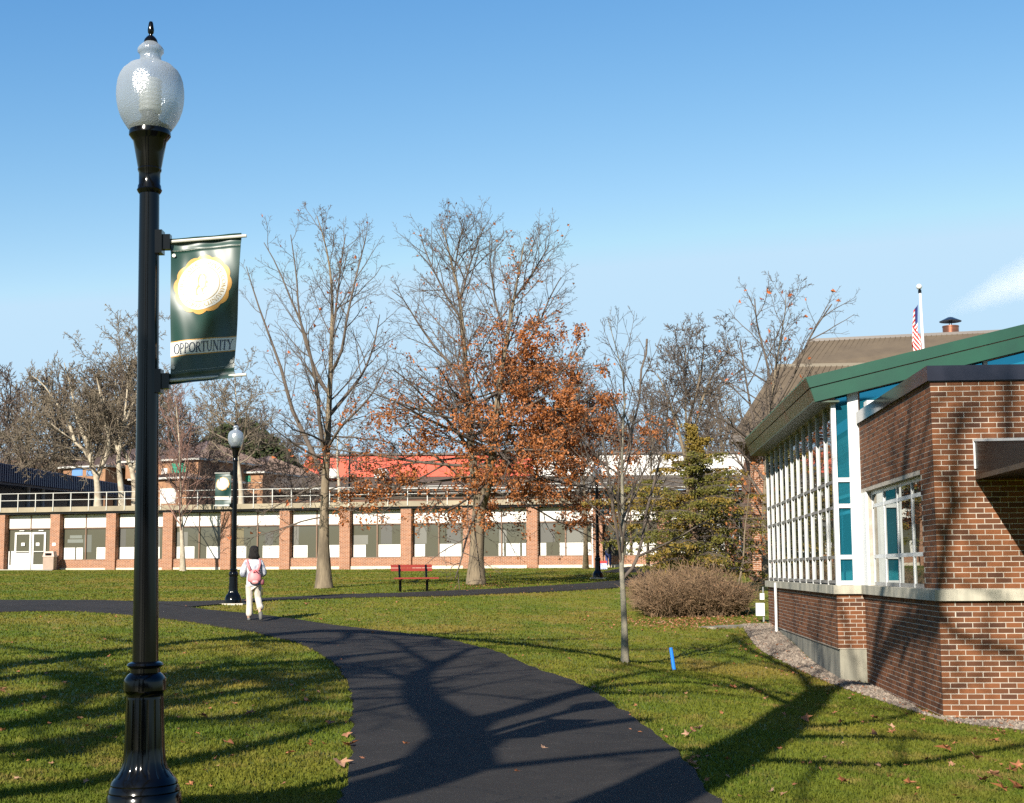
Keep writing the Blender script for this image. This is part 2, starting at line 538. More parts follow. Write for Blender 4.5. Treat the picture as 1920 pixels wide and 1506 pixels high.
def strip(name, left, right, m, n=90, across=10, lift=.03, jitter=.0, world=False):
    Lp = left if world else [G(*p).to_2d() for p in left]
    Rp = right if world else [G(*p).to_2d() for p in right]
    L_ = spline([Vector((p[0], p[1], 0)) for p in Lp], n); R_ = spline([Vector((p[0], p[1], 0)) for p in Rp], n)
    vs = []
    for i, (a, b) in enumerate(zip(L_, R_)):
        for k in range(across + 1):
            t = k / across
            if k in (0, across) and jitter:
                t += (noise.noise(Vector((i * .35, k, 3))) + .6 * noise.noise(Vector((i * 1.7, k, 9)))) * jitter
            p = a.lerp(b, t); vs.append((p.x, p.y))
    vs = np.array(vs); z = hz(vs[:, 0], vs[:, 1]) + lift
    top = np.column_stack([vs, z])
    v = top.copy(); w_ = across + 1
    q = []
    for i in range(n - 1):
        for k in range(across):
            q.append((i * w_ + k, i * w_ + k + 1, (i + 1) * w_ + k + 1, (i + 1) * w_ + k))
    # skirts
    base = len(v); e = np.concatenate([top[::w_], top[across::w_]]); e[:, 2] -= .15; v = np.concatenate([v, e])
    for i in range(n - 1):
        q.append((i * w_, (i + 1) * w_, base + i + 1, base + i))
        q.append((i * w_ + across, base + n + i, base + n + i + 1, (i + 1) * w_ + across))
    o = fast_mesh(name, v, q, m, kind='structure', smooth=False)
    REG[name] = np.array([(p.x, p.y) for p in L_] + [(p.x, p.y) for p in R_[::-1]])
    return o


def inside(poly, x, y):
    r = np.zeros(len(x), bool); n = len(poly); j = n - 1
    for i in range(n):
        xi, yi = poly[i]; xj, yj = poly[j]
        c = ((yi > y) != (yj > y)) & (x < (xj - xi) * (y - yi) / (yj - yi + 1e-12) + xi)
        r ^= c; j = i
    return r


g0 = G(640, 1500); g1 = G(1350, 1500)
mainL = [(g0.x + .2, 5.0), (g0.x + .06, 7.8)] + [tuple(G(*p).to_2d()) for p in [(640, 1506), (655, 1440), (662, 1370), (660, 1310), (645, 1270), (612, 1235), (550, 1205), (470, 1186), (380, 1171), (300, 1160), (200, 1151), (100, 1147), (0, 1149)]] + [(-16, 33.5), (-26, 34)]
mainR = [(g1.x + .25, 5.0), (g1.x + .1, 7.8)] + [tuple(G(*p).to_2d()) for p in [(1345, 1506), (1300, 1450), (1240, 1390), (1150, 1325), (1060, 1275), (940, 1228), (860, 1206), (760, 1190), (640, 1176), (560, 1164), (430, 1149), (350, 1140), (240, 1129), (100, 1127), (0, 1127)]] + [(-19, 41), (-28, 42)]
strip('asphalt_path', mainL, mainR, M_ASPH, n=320, across=12, lift=.03, jitter=.022, world=True)
cross_a = [(240, 1129), (340, 1130), (430, 1127), (600, 1118), (760, 1113), (900, 1107), (1060, 1098), (1150, 1091), (1190, 1082), (1215, 1070)]
cross_b = [(350, 1141), (400, 1136), (460, 1131), (600, 1124), (760, 1120), (900, 1116), (1060, 1109), (1170, 1102), (1240, 1090), (1280, 1075)]
strip('cross_path', cross_a, cross_b, M_ASPH, n=90, across=6, lift=.036, jitter=.01)
# asphalt apron in front of the far doors on the right
s0, s1 = 37.6, 46.5
ap = [(FO + FU * s + FN * d).to_2d() for s, d in ((s0, .2), (s1, .2))]
strip('asphalt_apron', [tuple((FO + FU * s + FN * .15).to_2d()) for s in (36.5, 40, 43, 48)], [tuple((FO + FU * s + FN * 9.5).to_2d()) for s in (36.5, 40, 43, 48)], M_ASPH, n=20, across=8, lift=.042, world=True)
strip('concrete_pavement', [tuple((FO + FU * s + FN * .15).to_2d()) for s in (-8, -4, 0, 3.8)], [tuple((FO + FU * s + FN * 1.1).to_2d()) for s in (-8, -4, 0, 3.8)],
      mat('pavement_concrete', (.36, .33, .28), (.28, .26, .22), 2, rough=.9), n=20, across=3, lift=.03, world=True)

# gravel bed along the brick building
GRL = [(1392, 1172), (1418, 1212), (1470, 1243), (1540, 1276), (1612, 1302), (1705, 1333), (1800, 1358), (1960, 1376)]
GRR = [(1446, 1171), (1500, 1222), (1568, 1270), (1612, 1283), (1625, 1285), (1690, 1312), (1768, 1349), (1960, 1352)]
M_GRAV = mat('gravel_bed', (.12, .09, .06), (.055, .042, .028), 5, rough=.95, bump=.9, bscale=60)
strip('gravel_bed', GRL, GRR, M_GRAV, n=160, across=6, lift=.012, jitter=.05)
poly = REG['gravel_bed']
gx = npr.uniform(poly[:, 0].min(), poly[:, 0].max(), 60000); gy = npr.uniform(poly[:, 1].min(), poly[:, 1].max(), 60000)
k = inside(poly, gx, gy); gx = gx[k][:9000]; gy = gy[k][:9000]
octv = np.array([(1, 0, 0), (0, 1, 0), (-1, 0, 0), (0, -1, 0), (0, 0, .7), (0, 0, -.7)], float)
octf = np.array([(0, 1, 4), (1, 2, 4), (2, 3, 4), (3, 0, 4), (1, 0, 5), (2, 1, 5), (3, 2, 5), (0, 3, 5)])
ns = len(gx); s_ = npr.uniform(.012, .045, ns)
vv = octv[None] * s_[:, None, None] * npr.uniform(.6, 1.3, (ns, 6, 3))
ang = npr.uniform(0, 6.28, ns); ca, sa = np.cos(ang)[:, None], np.sin(ang)[:, None]
vx = vv[..., 0] * ca - vv[..., 1] * sa + gx[:, None]; vy = vv[..., 0] * sa + vv[..., 1] * ca + gy[:, None]
vz = vv[..., 2] + (hz(gx, gy) + .02)[:, None]
tag(fast_mesh('gravel', np.stack([vx, vy, vz], 2).reshape(-1, 3), (octf[None] + (np.arange(ns) * 6)[:, None, None]).reshape(-1, 3),
              mat('gravel_stone', (.27, .22, .17), (.14, .11, .085), 5, rough=.9, island=.85, c3=(.06, .045, .035)), kind='stuff'),
    'loose grey and tan gravel strip along the foot of the brick building', 'gravel')

# grass blades near the camera
def blades():
    n = 520000
    # sample in a fan in front of the camera, density falling with distance
    Y = 8.2 + (npr.random(n) ** 2.35) * 72
    X = npr.uniform(-.405, .405, n) * Y
    # tuft clumping
    cx = np.round(X / .06) * .06; cy = np.round(Y / .06) * .06
    X = X + (cx - X) * .2; Y = Y + (cy - Y) * .2
    keep = ~inside(REG['asphalt_path'], X, Y) & ~inside(REG['gravel_bed'], X, Y)
    q = NF(X, Y)
    keep &= ~q & ~inside(REG['cross_path'], X, Y) & ~inside(REG['asphalt_apron'], X, Y) & ((X - FO.x) * FN.x + (Y - FO.y) * FN.y > .5)
    X = X[keep]; Y = Y[keep]; n = len(X)
    z = hz(X, Y)
    # blades at the edge of the asphalt lean over it
    h = npr.uniform(.018, .042, n) * (1 + .6 * npr.random(n) ** 6); wd = npr.uniform(.0025, .0048, n) * (.6 + Y / 9)
    a = npr.uniform(0, 6.28, n); lean = npr.uniform(.1, 1.1, n); la = npr.uniform(0, 6.28, n)
    tx = X + np.cos(la) * h * lean; ty = Y + np.sin(la) * h * lean; tz = z + h * (1 - .25 * lean)
    mx = X + np.cos(la) * h * lean * .35; my = Y + np.sin(la) * h * lean * .35; mz = z + h * .6
    dx = np.cos(a) * wd; dy = np.sin(a) * wd
    v = np.stack([np.stack([X - dx, Y - dy, z - .01], 1), np.stack([X + dx, Y + dy, z - .01], 1), np.stack([mx + dx * .7, my + dy * .7, mz], 1), np.stack([mx - dx * .7, my - dy * .7, mz], 1), np.stack([tx, ty, tz], 1)], 1).reshape(-1, 3)
    b = (np.arange(n) * 5)[:, None]
    f = np.concatenate([b + np.array([[0, 1, 2]]), b + np.array([[0, 2, 3]]), b + np.array([[3, 2, 4]])])
    tag(fast_mesh('grass', v, f, M_BLADE, kind='stuff'), 'short mown green grass on the near lawns beside the path', 'grass')


# ================================================================== NEAR BRICK BUILDING (right)
BC = Vector((5.36, 18.3, 0)); _a = math.atan(.0715)
E1 = Vector((math.cos(_a), -math.sin(_a), 0)); E2 = Vector((math.sin(_a), math.cos(_a), 0))


def B(u, v, z):
    p = BC + E1 * u + E2 * v
    return Vector((p.x, p.y, z))


BM = Matrix(((E1.x, E2.x, 0, BC.x), (E1.y, E2.y, 0, BC.y), (0, 0, 1, 0), (0, 0, 0, 1)))


def NF(X, Y):
    """inside the near building's footprint"""
    u = (X - BC.x) * E1.x + (Y - BC.y) * E1.y; v = (X - BC.x) * E2.x + (Y - BC.y) * E2.y
    return ((u > -.02) & (v > -.02)) | ((u > -.47) & (v > 5.4))


blades()
bld = thing('brick_building', 'red brick building with a tall white framed window wall and green roof edge at right', 'building', B(0, 0, -1.9))
Z_SILL, Z_SB, Z_COPB, Z_COPT = -.27, -.41, 2.38, 2.575
Z_HEAD = 1.24
CR = .0677; BW = .2032; MJ = .011
ZG = -2.3
VB, VE, UB = 5.48, 16.3, -.45       # bay plane, far end, projection

# mortar faces / walls  (a few mm behind the brick faces)
wall = MB()
wall.box((0, 0, ZG), (7, 5.475, Z_SB), BM)
wall.box((0, 0, Z_SILL), (7, .8, Z_COPB), BM)
wall.box((0, .8, Z_HEAD), (.3, 5.475, Z_COPB), BM)
wall.box((.3, .8, Z_HEAD + .02), (7, 5.475, Z_COPB - .15), BM)
wall.box((0, 5.06, Z_SILL), (.3, 5.475, Z_HEAD), BM)
wall.box((UB, VB, -1.3), (UB + 7.2, VE, Z_SB), BM)
wallo = wall.build('wall', M_MORT, bld)
room = MB(); room.box((.9, .82, Z_SILL - .1), (6.9, 5.4, Z_HEAD), BM); room.build('room', mat('dim_interior', (.08, .07, .06), (.05, .05, .045), 3), bld)
# foundation
fd = MB(); fd.box((UB + .02, VB + .012, ZG), (UB + 7.2, VE - .02, -1.302), BM); fd.build('foundation', M_CONC, bld)
fl = MB(); fl.box((UB + .004, VB - .0, -1.315), (UB + .02, VE - .02, -1.300), BM)
fl.build('flashing', M_BLACK, bld)

singles = []
joined = []


def course_run(axis, fixed, a0, a1, zt, nrows, face, off0=0.0, single_range=None, z_skip=None):
    """rows of running bond downwards from zt. axis 'u' or 'v': direction the row runs; face = outward sign"""
    for r in range(nrows):
        z1 = zt - r * CR - MJ * .5; z0 = z1 - CR + MJ
        st = a0 - (BW / 2 if (r + int(off0)) % 2 else 0)
        x = st
        while x < a1 - .01:
            lo = max(x, a0) + MJ * .5 * (x > a0); hi = min(x + BW, a1) - MJ * .5 * (x + BW < a1)
            if hi - lo > .03 and not (z_skip and z_skip((lo + hi) / 2, z0)):
                jit = npr.uniform(-.0012, .0012)
                if axis == 'u':
                    bx = ((lo, fixed - .003 - jit, z0), (hi, fixed + .02, z1))
                else:
                    bx = ((fixed - .003 - jit, lo, z0), (fixed + .02, hi, z1))
                (singles if single_range and single_range(lo, z0) and hi - lo > .18 else joined).append(bx)
            x += BW


rows_low = int((Z_SB - ZG) / CR); rows_up = int((Z_COPB - Z_SILL) / CR)
course_run('u', 0, -.003, 3.2, Z_SB, rows_low, -1, single_range=lambda a, z: a < 1.35 and z > -1.9)
course_run('u', 0, -.003, 3.2, Z_COPB, rows_up, -1, single_range=lambda a, z: a < 1.15)
course_run('v', 0, .02, 5.47, Z_SB, rows_low, -1)
course_run('v', 0, .02, 5.47, Z_COPB, rows_up, -1, z_skip=lambda a, z: .8 < a and z < Z_HEAD + .005)
course_run('u', VB, UB - .003, UB + .46, Z_SB, 13, -1, single_range=lambda a, z: True)
course_run('v', UB, VB + .02, VE, Z_SB, 13, -1)
# far end return of the low wall
singles.sort(key=lambda b: b[0][1] * .2 + b[0][0] * .15 + abs(b[0][2] + .5) * .3)
joined += singles[298:]; singles = singles[:298]
bm_full = MB().box((0, 0, 0), (BW - MJ, .027, CR - MJ)).mesh('brick', M_BRICK)
for lo, hi in singles:
    o = bpy.data.objects.new('brick', bm_full)
    col.objects.link(o); o.parent = bld
    Mw = wmat(bld).inverted() @ BM @ Matrix.Translation((lo[0], lo[1], lo[2]))
    o.matrix_local = Mw
jb = MB()
for lo, hi in joined: jb.box(lo, hi, BM)
jb.build('brick', M_BRICK, bld, kind='stuff')

# sills, one stone after another
def stone(u0, u1, v0, v1):
    MB().box((u0, v0, Z_SB), (u1, v1, Z_SILL), BM).build('sill', M_SILL, bld)


stone(-.06, 1.35, -.06, .16); stone(1.355, 2.9, -.06, .16); stone(2.905, 4.5, -.06, .16)
for a, b_ in ((.165, 1.9), (1.905, 3.6), (3.605, 5.41)): stone(-.06, .3, a, b_)
stone(UB - .06, UB + .39 , VB - .06, VB + .15)
v = VB + .155
while v < VE:
    stone(UB - .06, UB + .25, v, min(v + 1.795, VE + .12)); v += 1.8

# parapet coping
cp = MB()
cp.box((-.045, -.045, Z_COPB), (4.6, .3, Z_COPT), BM)
cp.build('coping', M_COP, bld)
v = .305
while v < 5.4:
    MB().box((-.045, v, Z_COPB), (.3, min(v + 2.5, 5.46), Z_COPT), BM).build('coping', M_COP, bld); v += 2.505
rf = MB(); rf.box((.3, .3, Z_COPB - .15), (7, 5.47, Z_COPB - .05), BM); rf.build('flat_roof', mat('roof_membrane', (.05, .05, .05), rough=.8), bld)
# dark drip under the coping
MB().box((-.02, -.02, Z_COPB - .012), (4.6, .02, Z_COPB - .001), BM).build('drip_edge', M_BRZ, bld)

# --- ribbon window in the side wall of the low block
vm = [.83, 1.88, 2.94, 4.0, 5.02]
ROWS = [Z_SILL + .06, .19, 1.0, 1.22]
for v in vm:
    MB().box((.082, v - .03, Z_SILL + .002), (.16, v + .03, Z_HEAD - .002), BM).build('mullion', M_ALU, bld)
for a, b_ in zip(vm, vm[1:]):
    for z in (Z_SILL + .03, .19, 1.0, Z_HEAD - .032):
        MB().box((.086, a + .031, z - .028), (.16, b_ - .031, z + .028), BM).build('transom', M_ALU if z > Z_SILL + .1 else M_ALUG, bld)
    for z0, z1 in ((Z_SILL + .058, .162), (.218, .972), (1.028, Z_HEAD - .06)):
        MB().box((.10, a + .031, z0), (.115, b_ - .031, z1), BM).build('pane', M_GLASS, bld)

# --- tall window wall
ZT = 2.80
nb = 11; vs_ = [VB + .12 + i * (VE - VB - .2) / nb for i in range(nb + 1)]
RW = [Z_SILL + .05, .19, 1.01, 1.44, ZT]
# corner frame and wide white pier facing the camera
MB().box((UB + .0, VB, Z_SILL + .001), (UB + .075, VB + .115, ZT), BM).build('corner_post', M_ALU, bld)
MB().box((UB + .275, VB + .005, Z_SILL + .001), (UB + .448, VB + .12, 3.0), BM).build('corner_pier', M_ALU, bld)
MB().box((-.012, 5.055, Z_SILL + .001), (.03, 5.475, Z_HEAD - .01), BM).build('pier_side', M_ALU, bld)
for z in (Z_SILL + .04, .19, 1.03, 1.46):
    MB().box((UB + .076, VB + .012, z - .035), (UB + .274, VB + .10, z + .035), BM).build('transom', M_ALU, bld)
for z0, z1 in ((Z_SILL + .075, .155), (.225, .995), (1.065, 1.425), (1.495, ZT + .12)):
    MB().box((UB + .076, VB + .05, z0), (UB + .274, VB + .065, z1), BM).build('pane', M_TEAL, bld)
for i, v in enumerate(vs_[1:]):
    MB().box((UB + .018, v - .03, Z_SILL + .001), (UB + .12, v + .03, ZT), BM).build('mullion', M_ALU, bld)
for a, b_ in zip([VB + .085] + vs_[1:-1], vs_[1:]):
    for j, z in enumerate(RW[:-1]):
        MB().box((UB + .022, a + .031, z - .025), (UB + .12, b_ - .031, z + .025), BM).build('transom', M_ALUG if j else M_ALUG, bld)
    for z0, z1 in zip([r + .025 for r in RW[:-1]], [r - .025 for r in RW[1:-1]] + [ZT]):
        MB().box((UB + .05, a + .031, z0), (UB + .065, b_ - .031, z1), BM).build('pane', M_GLASS, bld)
# clerestory above the low block's roof
U1 = 8.0
SL = .231; UE, ZE = -.87, 3.14     # eave edge, slope


def zr(u): return ZE + (u - UE) * SL


def zs(u): return zr(u) - .40


cl_u = [0.0, .95, 2.1, 3.3, 4.5, 5.7, 6.9, U1]
for a, b_ in zip(cl_u, cl_u[1:]):
    mb = MB(); mb.poly([B(a + .035, VB + .05, Z_COPB - .1), B(b_ - .035, VB + .05, Z_COPB - .1), B(b_ - .035, VB + .05, zs(b_) - .02), B(a + .035, VB + .05, zs(a) - .02)], E2 * .02)
    mb.build('pane', M_TEAL, bld, fix=True)
    mb = MB(); mb.poly([B(b_ - .034, VB, Z_COPB - .1), B(b_ + .034, VB, Z_COPB - .1), B(b_ + .034, VB, zs(b_)), B(b_ - .034, VB, zs(b_))], E2 * .1); mb.build('mullion', M_ALU, bld, fix=True)
mb = MB(); mb.poly([B(UB + .076, VB - .002, ZT + .1), B(U1, VB - .002, zs(U1) - .07), B(U1, VB - .002, zs(U1)), B(UB + .0, VB - .002, zs(UB))], E2 * .12); mb.build('head_frame', M_ALUG, bld, fix=True)
MB().box((.01, VB - .03, 2.45), (1.0, VB + .045, 2.52), BM).build('transom', M_ALU, bld)
lv = thing  # noqa
MB().box((.05, 4.95, Z_COPT - .12), (.42, 5.25, Z_COPT + .14), BM).build('roof_vent', M_ALU, bld)
# inside and back of the tall hall
hall = MB(); hall.box((UB + .6, VB + .6, Z_SB), (U1 - .2, VE - .5, Z_SB + .05), BM); hall.build('hall_floor', M_CONC, bld)
bk = MB(); bk.box((UB + .1, VE, -2), (U1, VE + .25, ZT), BM); bk.build('end_wall', M_MORT, bld)

# roof
VR0, VR1 = 5.30, 16.75
rp = MB()
pr = [B(UE, VR0, zr(UE)), B(U1, VR0, zr(U1)), B(U1, VR0, zr(U1) - .16), B(UE + .05, VR0, zr(UE) - .155)]
rp.poly(pr, E2 * (VR1 - VR0)); rp.build('roof', M_GREEN, bld, fix=True)
rib = MB()
v = VR0 + .25
while v < VR1:
    rib.add([tuple(q) for q in (B(UE, v - .012, zr(UE)), B(UE, v + .012, zr(UE)), B(U1, v + .012, zr(U1)), B(U1, v - .012, zr(U1)),
            B(UE, v - .012, zr(UE) + .035), B(UE, v + .012, zr(UE) + .035), B(U1, v + .012, zr(U1) + .035), B(U1, v - .012, zr(U1) + .035))],
            [(4, 5, 6, 7), (0, 4, 7, 3), (1, 2, 6, 5), (0, 1, 5, 4)]); v += .3
rib.build('roof_seam', M_GREEN, bld, kind='stuff')
# fascias: upper and lower green bands on the rake
f1 = MB(); f1.poly([B(UE - .005, VR0 - .03, zr(UE) + .01), B(U1, VR0 - .03, zr(U1) + .01), B(U1, VR0 - .03, zr(U1) - .165), B(UE + .055, VR0 - .03, zr(UE) - .165)], E2 * .028)
f1.build('fascia', M_GREEN, bld, fix=True)
f2 = MB(); f2.poly([B(UE + .07, VR0 - .012, zr(UE) - .18), B(U1, VR0 - .012, zr(U1) - .18), B(U1, VR0 - .012, zr(U1) - .40), B(UE + .135, VR0 - .012, zr(UE) - .40)], E2 * .03)
f2.build('fascia', M_GREEN, bld, fix=True)
# canted eave bands
e1 = MB(); e1.hexa([B(UE - .006, VR0, zr(UE)), B(UE - .006, VR1, zr(UE)), B(UE + .049, VR1, zr(UE) - .165), B(UE + .049, VR0, zr(UE) - .165)],
                   [B(UE + .02, VR0, zr(UE)), B(UE + .02, VR1, zr(UE)), B(UE + .08, VR1, zr(UE) - .165), B(UE + .08, VR0, zr(UE) - .165)])
M_EAVE = mat('eave_metal_reflections', (.016, .060, .035), (.05, .035, .02), 1.2, rough=.3, metal=.1, sharp=(.5, .75))  # brown patches in the green colour imitate reflections on the eave
e1.build('eave_band', M_EAVE, bld, fix=True)
e2 = MB(); e2.hexa([B(UE + .06, VR0 + .02, zr(UE) - .18), B(UE + .06, VR1, zr(UE) - .18), B(UE + .13, VR1, zr(UE) - .395), B(UE + .13, VR0 + .02, zr(UE) - .395)],
                   [B(UE + .10, VR0 + .02, zr(UE) - .18), B(UE + .10, VR1, zr(UE) - .18), B(UE + .17, VR1, zr(UE) - .395), B(UE + .17, VR0 + .02, zr(UE) - .395)])
e2.build('eave_band', M_EAVE, bld, fix=True)
so = MB(); so.box((UE + .12, VR0 + .03, ZE - .402), (UB + .12, VR1 - .02, ZE - .375), BM); so.build('soffit', mat('soffit_metal', (.055, .08, .05), (.045, .065, .045), 2, rough=.5), bld)
MB().box((UB - .01, VB + .02, ZT), (UB + .13, VE, ZE - .404), BM).build('head_frame', M_ALUG, bld)
# canopy over the entrance
cu = .52
cz0, cz1 = 1.12, 1.60
can = MB()
can.poly([B(cu, -.01, cz0), B(cu, -.01, cz1), B(cu, -3.2, cz1 - .27), B(cu, -3.2, cz0)], E1 * 3.0)
can.build('canopy', mat('canopy_metal', (.006, .0055, .005), rough=.4, spec=.25), bld, fix=True)
MB().poly([B(cu - .015, -.01, cz1 - .0), B(cu - .015, -.01, cz1 + .03), B(cu - .015, -3.22, cz1 - .24), B(cu - .015, -3.22, cz1 - .27)], E1 * .1).build('canopy_trim', M_ALU, bld, fix=True)
MB().box((cu - .02, -.03, cz1 - .35), (cu + .01, -.011, cz1), BM).build('canopy_trim', M_ALU, bld)
MB().box((cu - .012, -3.2, cz0 - .01), (cu - .001, -.03, cz0 + .05), BM).build('canopy_trim', mat('canopy_brown', (.06, .04, .024), rough=.5), bld)
# pipes and boxes at the far corner
pv = VE + .02
MB().tube([B(UB - .075, VE - 2.3, -.30), B(UB - .075, VE - 2.3, -.8), B(UB - .075, VE - 2.3, -1.42)], .03, 8).build('downspout', M_ALU, bld)
MB().box((UB - .30, VE - .06, -1.10), (UB - .10, VE + .12, -.80), BM).build('utility_box', mat('light_grey_paint', (.6, .6, .57), rough=.5), bld)
MB().box((UB - .20, VE - .06, -.72), (UB - .10, VE + .06, -.57), BM).build('utility_box', MATS['light_grey_paint'], bld)
MB().tube([B(UB - .12, VE + .0, -.9), B(UB - .12, VE + .0, -1.45)], .025, 6).build('conduit', M_ALUG, bld)
MB().tube([B(UB - .12, VE + .0, -.56), B(UB - .12, VE + .0, -.42)], .02, 6).build('conduit', M_ALUG, bld)
ed = G(1338, 1180); ed2 = G(1440, 1172)
mb = MB(); a, b_ = Vector((ed.x, ed.y, 0)), Vector((ed2.x + .2, ed2.y, 0)); n_ = (b_ - a).normalized(); pn = Vector((-n_.y, n_.x, 0))
z0 = min(ed.z, ed2.z)
mb.hexa([a + Vector((0, 0, z0 - .2)), b_ + Vector((0, 0, z0 - .2)), b_ + pn * .5 + Vector((0, 0, z0 - .2)), a + pn * .5 + Vector((0, 0, z0 - .2))],
        [a + Vector((0, 0, z0 + .05)), b_ + Vector((0, 0, z0 + .07)), b_ + pn * .5 + Vector((0, 0, z0 + .07)), a + pn * .5 + Vector((0, 0, z0 + .05))])
tag(mb.build('concrete_slab', M_CONC, fix=True), 'low weathered concrete slab set in the lawn at the far corner of the brick building', 'slab')

# ================================================================== LONG LOW BUILDING (far, across the lawn)
def s_at(px, d=0.0, py=1010):
    r = ray(px, py); o = FO + FN * d
    A = np.array([[r.x, -FU.x], [r.y, -FU.y]]); t, s = np.linalg.solve(A, np.array([o.x, o.y])); return float(s)


FM = Matrix(((FU.x, FN.x, 0, FO.x), (FU.y, FN.y, 0, FO.y), (0, 0, 1, 0), (0, 0, 0, 1)))
M_FBRICK = brick_tex('far_brick', (.30, .125, .060), (.21, .082, .040), None, (.45, .37, .30), .2, .0677, (FU.x, FU.y, 0))
M_WHITE = mat('white_panel', (.66, .64, .60), (.58, .565, .53), .8, rough=.6)
M_BOARD = mat('white_blind', (.60, .585, .54), rough=.6)
M_BRONZE = mat('bronze_frame', (.16, .085, .045), (.12, .07, .04), 5, rough=.5)
M_DECK = mat('weathered_concrete', (.34, .29, .20), (.18, .15, .105), .7, rough=.9, sharp=(.3, .7))
M_PLINTH = mat('pale_plinth', (.62, .53, .42), (.5, .43, .34), 1, rough=.9)
M_RAIL = mat('galvanised_rail', (.46, .45, .41), rough=.5, metal=.1)
lb = thing('long_building', 'long single storey brick building with white panels and big windows across the lawn', 'building', FW(20, 0, 0))
K0, K1 = -3, 13
SK = lambda k: 3.018 + 3.5082 * k - .05
PW = .60; DR = -.46
zb = -.6
mb = MB(); mb.box((SK(K0) - 1, -14, zb), (SK(K1) + 4, DR - .35, 3.5), FM); mb.build('wall', M_DGLASS, lb)
for k_ in range(K0, K1 + 1):
    s = SK(k_)
    MB().box((s, DR - .3, zb), (s + PW, 0, 3.40), FM).build('pillar', M_FBRICK, lb)
BOARDS = [(121, 141.5), (144, 156), (182, 199), (224, 256), (262, 300), (331, 365), (388, 414), (434, 462), (493, 525), (550, 577), (617, 637), (662, 686), (710, 752), (777, 797),
          (824, 865), (896, 906), (935, 945), (949, 975), (979, 986), (1013, 1024), (1049.5, 1094), (1097, 1109), (1134, 1138), (1174, 1183), (1186, 1212), (1216, 1232), (1388, 1425)]
door_bays = (-1, 11)
for k_ in range(K0, K1):
    a = SK(k_) + PW + .012; b_ = SK(k_ + 1) - .012; mid = (a + b_) / 2
    for x0, x1 in ((a + .02, mid - .04), (mid + .04, b_ - .02)):
        MB().box((x0, DR - .03, 2.62), (x1, DR + .05, 3.36), FM).build('panel', M_WHITE, lb)
    MB().box((mid - .035, DR - .02, .80 if k_ not in door_bays else 2.5), (mid + .035, DR + .08, 3.38), FM).build('mullion', M_BRONZE, lb)
    MB().box((a, DR - .02, 2.555), (mid - .04, DR + .06, 2.605), FM).build('transom', M_BRONZE, lb)
    MB().box((mid + .04, DR - .02, 2.555), (b_, DR + .06, 2.605), FM).build('transom', M_BRONZE, lb)
    if k_ not in door_bays:
        MB().box((a, DR - .3, .30), (b_, DR + .30, .745), FM).build('sill_wall', M_FBRICK, lb)
        MB().box((a, DR - .3, .75), (b_, DR + .22, .79), FM).build('window_sill', M_BRONZE, lb)
        for x0, x1 in ((a, mid - .037), (mid + .037, b_)):
            MB().box((x0, DR - .012, .793), (x1, DR + .0, 2.552), FM).build('pane', M_DGLASS, lb)
        MB().box((a, DR - .3, -.3), (b_, DR + .33, .295), FM).build('plinth', M_PLINTH, lb)
for i, (pa, pb) in enumerate(BOARDS):
    s0, s1 = s_at(pa, DR), s_at(pb, DR)
    MB().box((s0, DR + .002, .80), (s1, DR + .012, 1.47), FM).build('window_blind', M_BOARD, lb)
# terrace slab with its edge
mb = MB(); mb.box((SK(K0) - 1, -.75, 3.52), (SK(K1) + 4, .20, 3.80), FM); mb.build('terrace_edge', M_DECK, lb)
MB().box((SK(K0) - 1, DR - .3, 3.40), (SK(K1) + 4, .02, 3.518), FM).build('slab_shadow_strip', M_BRZ, lb)  # dark strip standing in for the shadow line beneath the slab


def door(a, b_, z0, z1, solid_low):
    """white framed door leaf"""
    fw = .11
    for x0, x1, y0, y1 in ((a, a + fw, z0, z1), (b_ - fw, b_, z0, z1), (a + fw, b_ - fw, z1 - fw, z1), (a + fw, b_ - fw, z0, z0 + (.95 if solid_low else .28))):
        MB().box((x0, DR - .01, y0), (x1, DR + .07, y1), FM).build('door_frame', M_WHITE, lb)
    MB().box((a + fw, DR + .0, z0 + (.95 if solid_low else .28)), (b_ - fw, DR + .02, z1 - fw), FM).build('door_pane', M_DGLASS, lb)
    MB().box((a + fw, DR + .07, z0 + 1.0), (b_ - fw, DR + .11, z0 + 1.05), FM).build('door_handle', M_RAIL, lb)


zd = .24
sd = [s_at(x, DR) for x in (17.5, 29, 54, 62, 87)]
door(sd[1], sd[2] + .2, zd, 2.38, True); door(sd[3] - .02, sd[4], zd, 2.38, False)
MB().box((sd[0], DR - .01, zd), (sd[0] + .08, DR + .06, 1.3), FM).build('door_frame', M_WHITE, lb)
MB().box((sd[0] + .18, DR - .01, zd), (sd[1] - .01, DR + .05, 1.3), FM).build('door_frame', M_WHITE, lb)
MB().box((sd[0] + .08, DR - .01, zd), (sd[0] + .18, DR + .03, zd + .25), FM).build('door_frame', M_WHITE, lb)
for x in (45, 71.5):
    s = s_at(x, DR); MB().box((s - .11, DR + .072 if x < 50 else DR + .022, 1.60), (s + .11, DR + .09 if x < 50 else DR + .035, 1.78), FM).build('notice', M_WHITE, lb)
s = s_at(101.5, 0); MB().box((s - .11, .002, 1.58), (s + .11, .02, 1.75), FM).build('notice', M_WHITE, lb)
for x0, x1, y in ((37, 46, 2.40), (73, 82, 2.40)):
    MB().box((s_at(x0, DR), DR + .02, y + .06), (s_at(x1, DR), DR + .06, y + .10), FM).build('door_closer', M_WHITE, lb)
a = SK(-1) + PW; b_ = SK(0)
MB().box((a + .01, DR - .02, zd), (b_ - .01, DR - .011, 2.55), FM).build('pane', M_DGLASS, lb)
a = SK(11) + PW; b_ = SK(12)
MB().box((a + .01, DR - .02, .1), (b_ - .01, DR - .011, 2.55), FM).build('pane', M_DGLASS, lb)
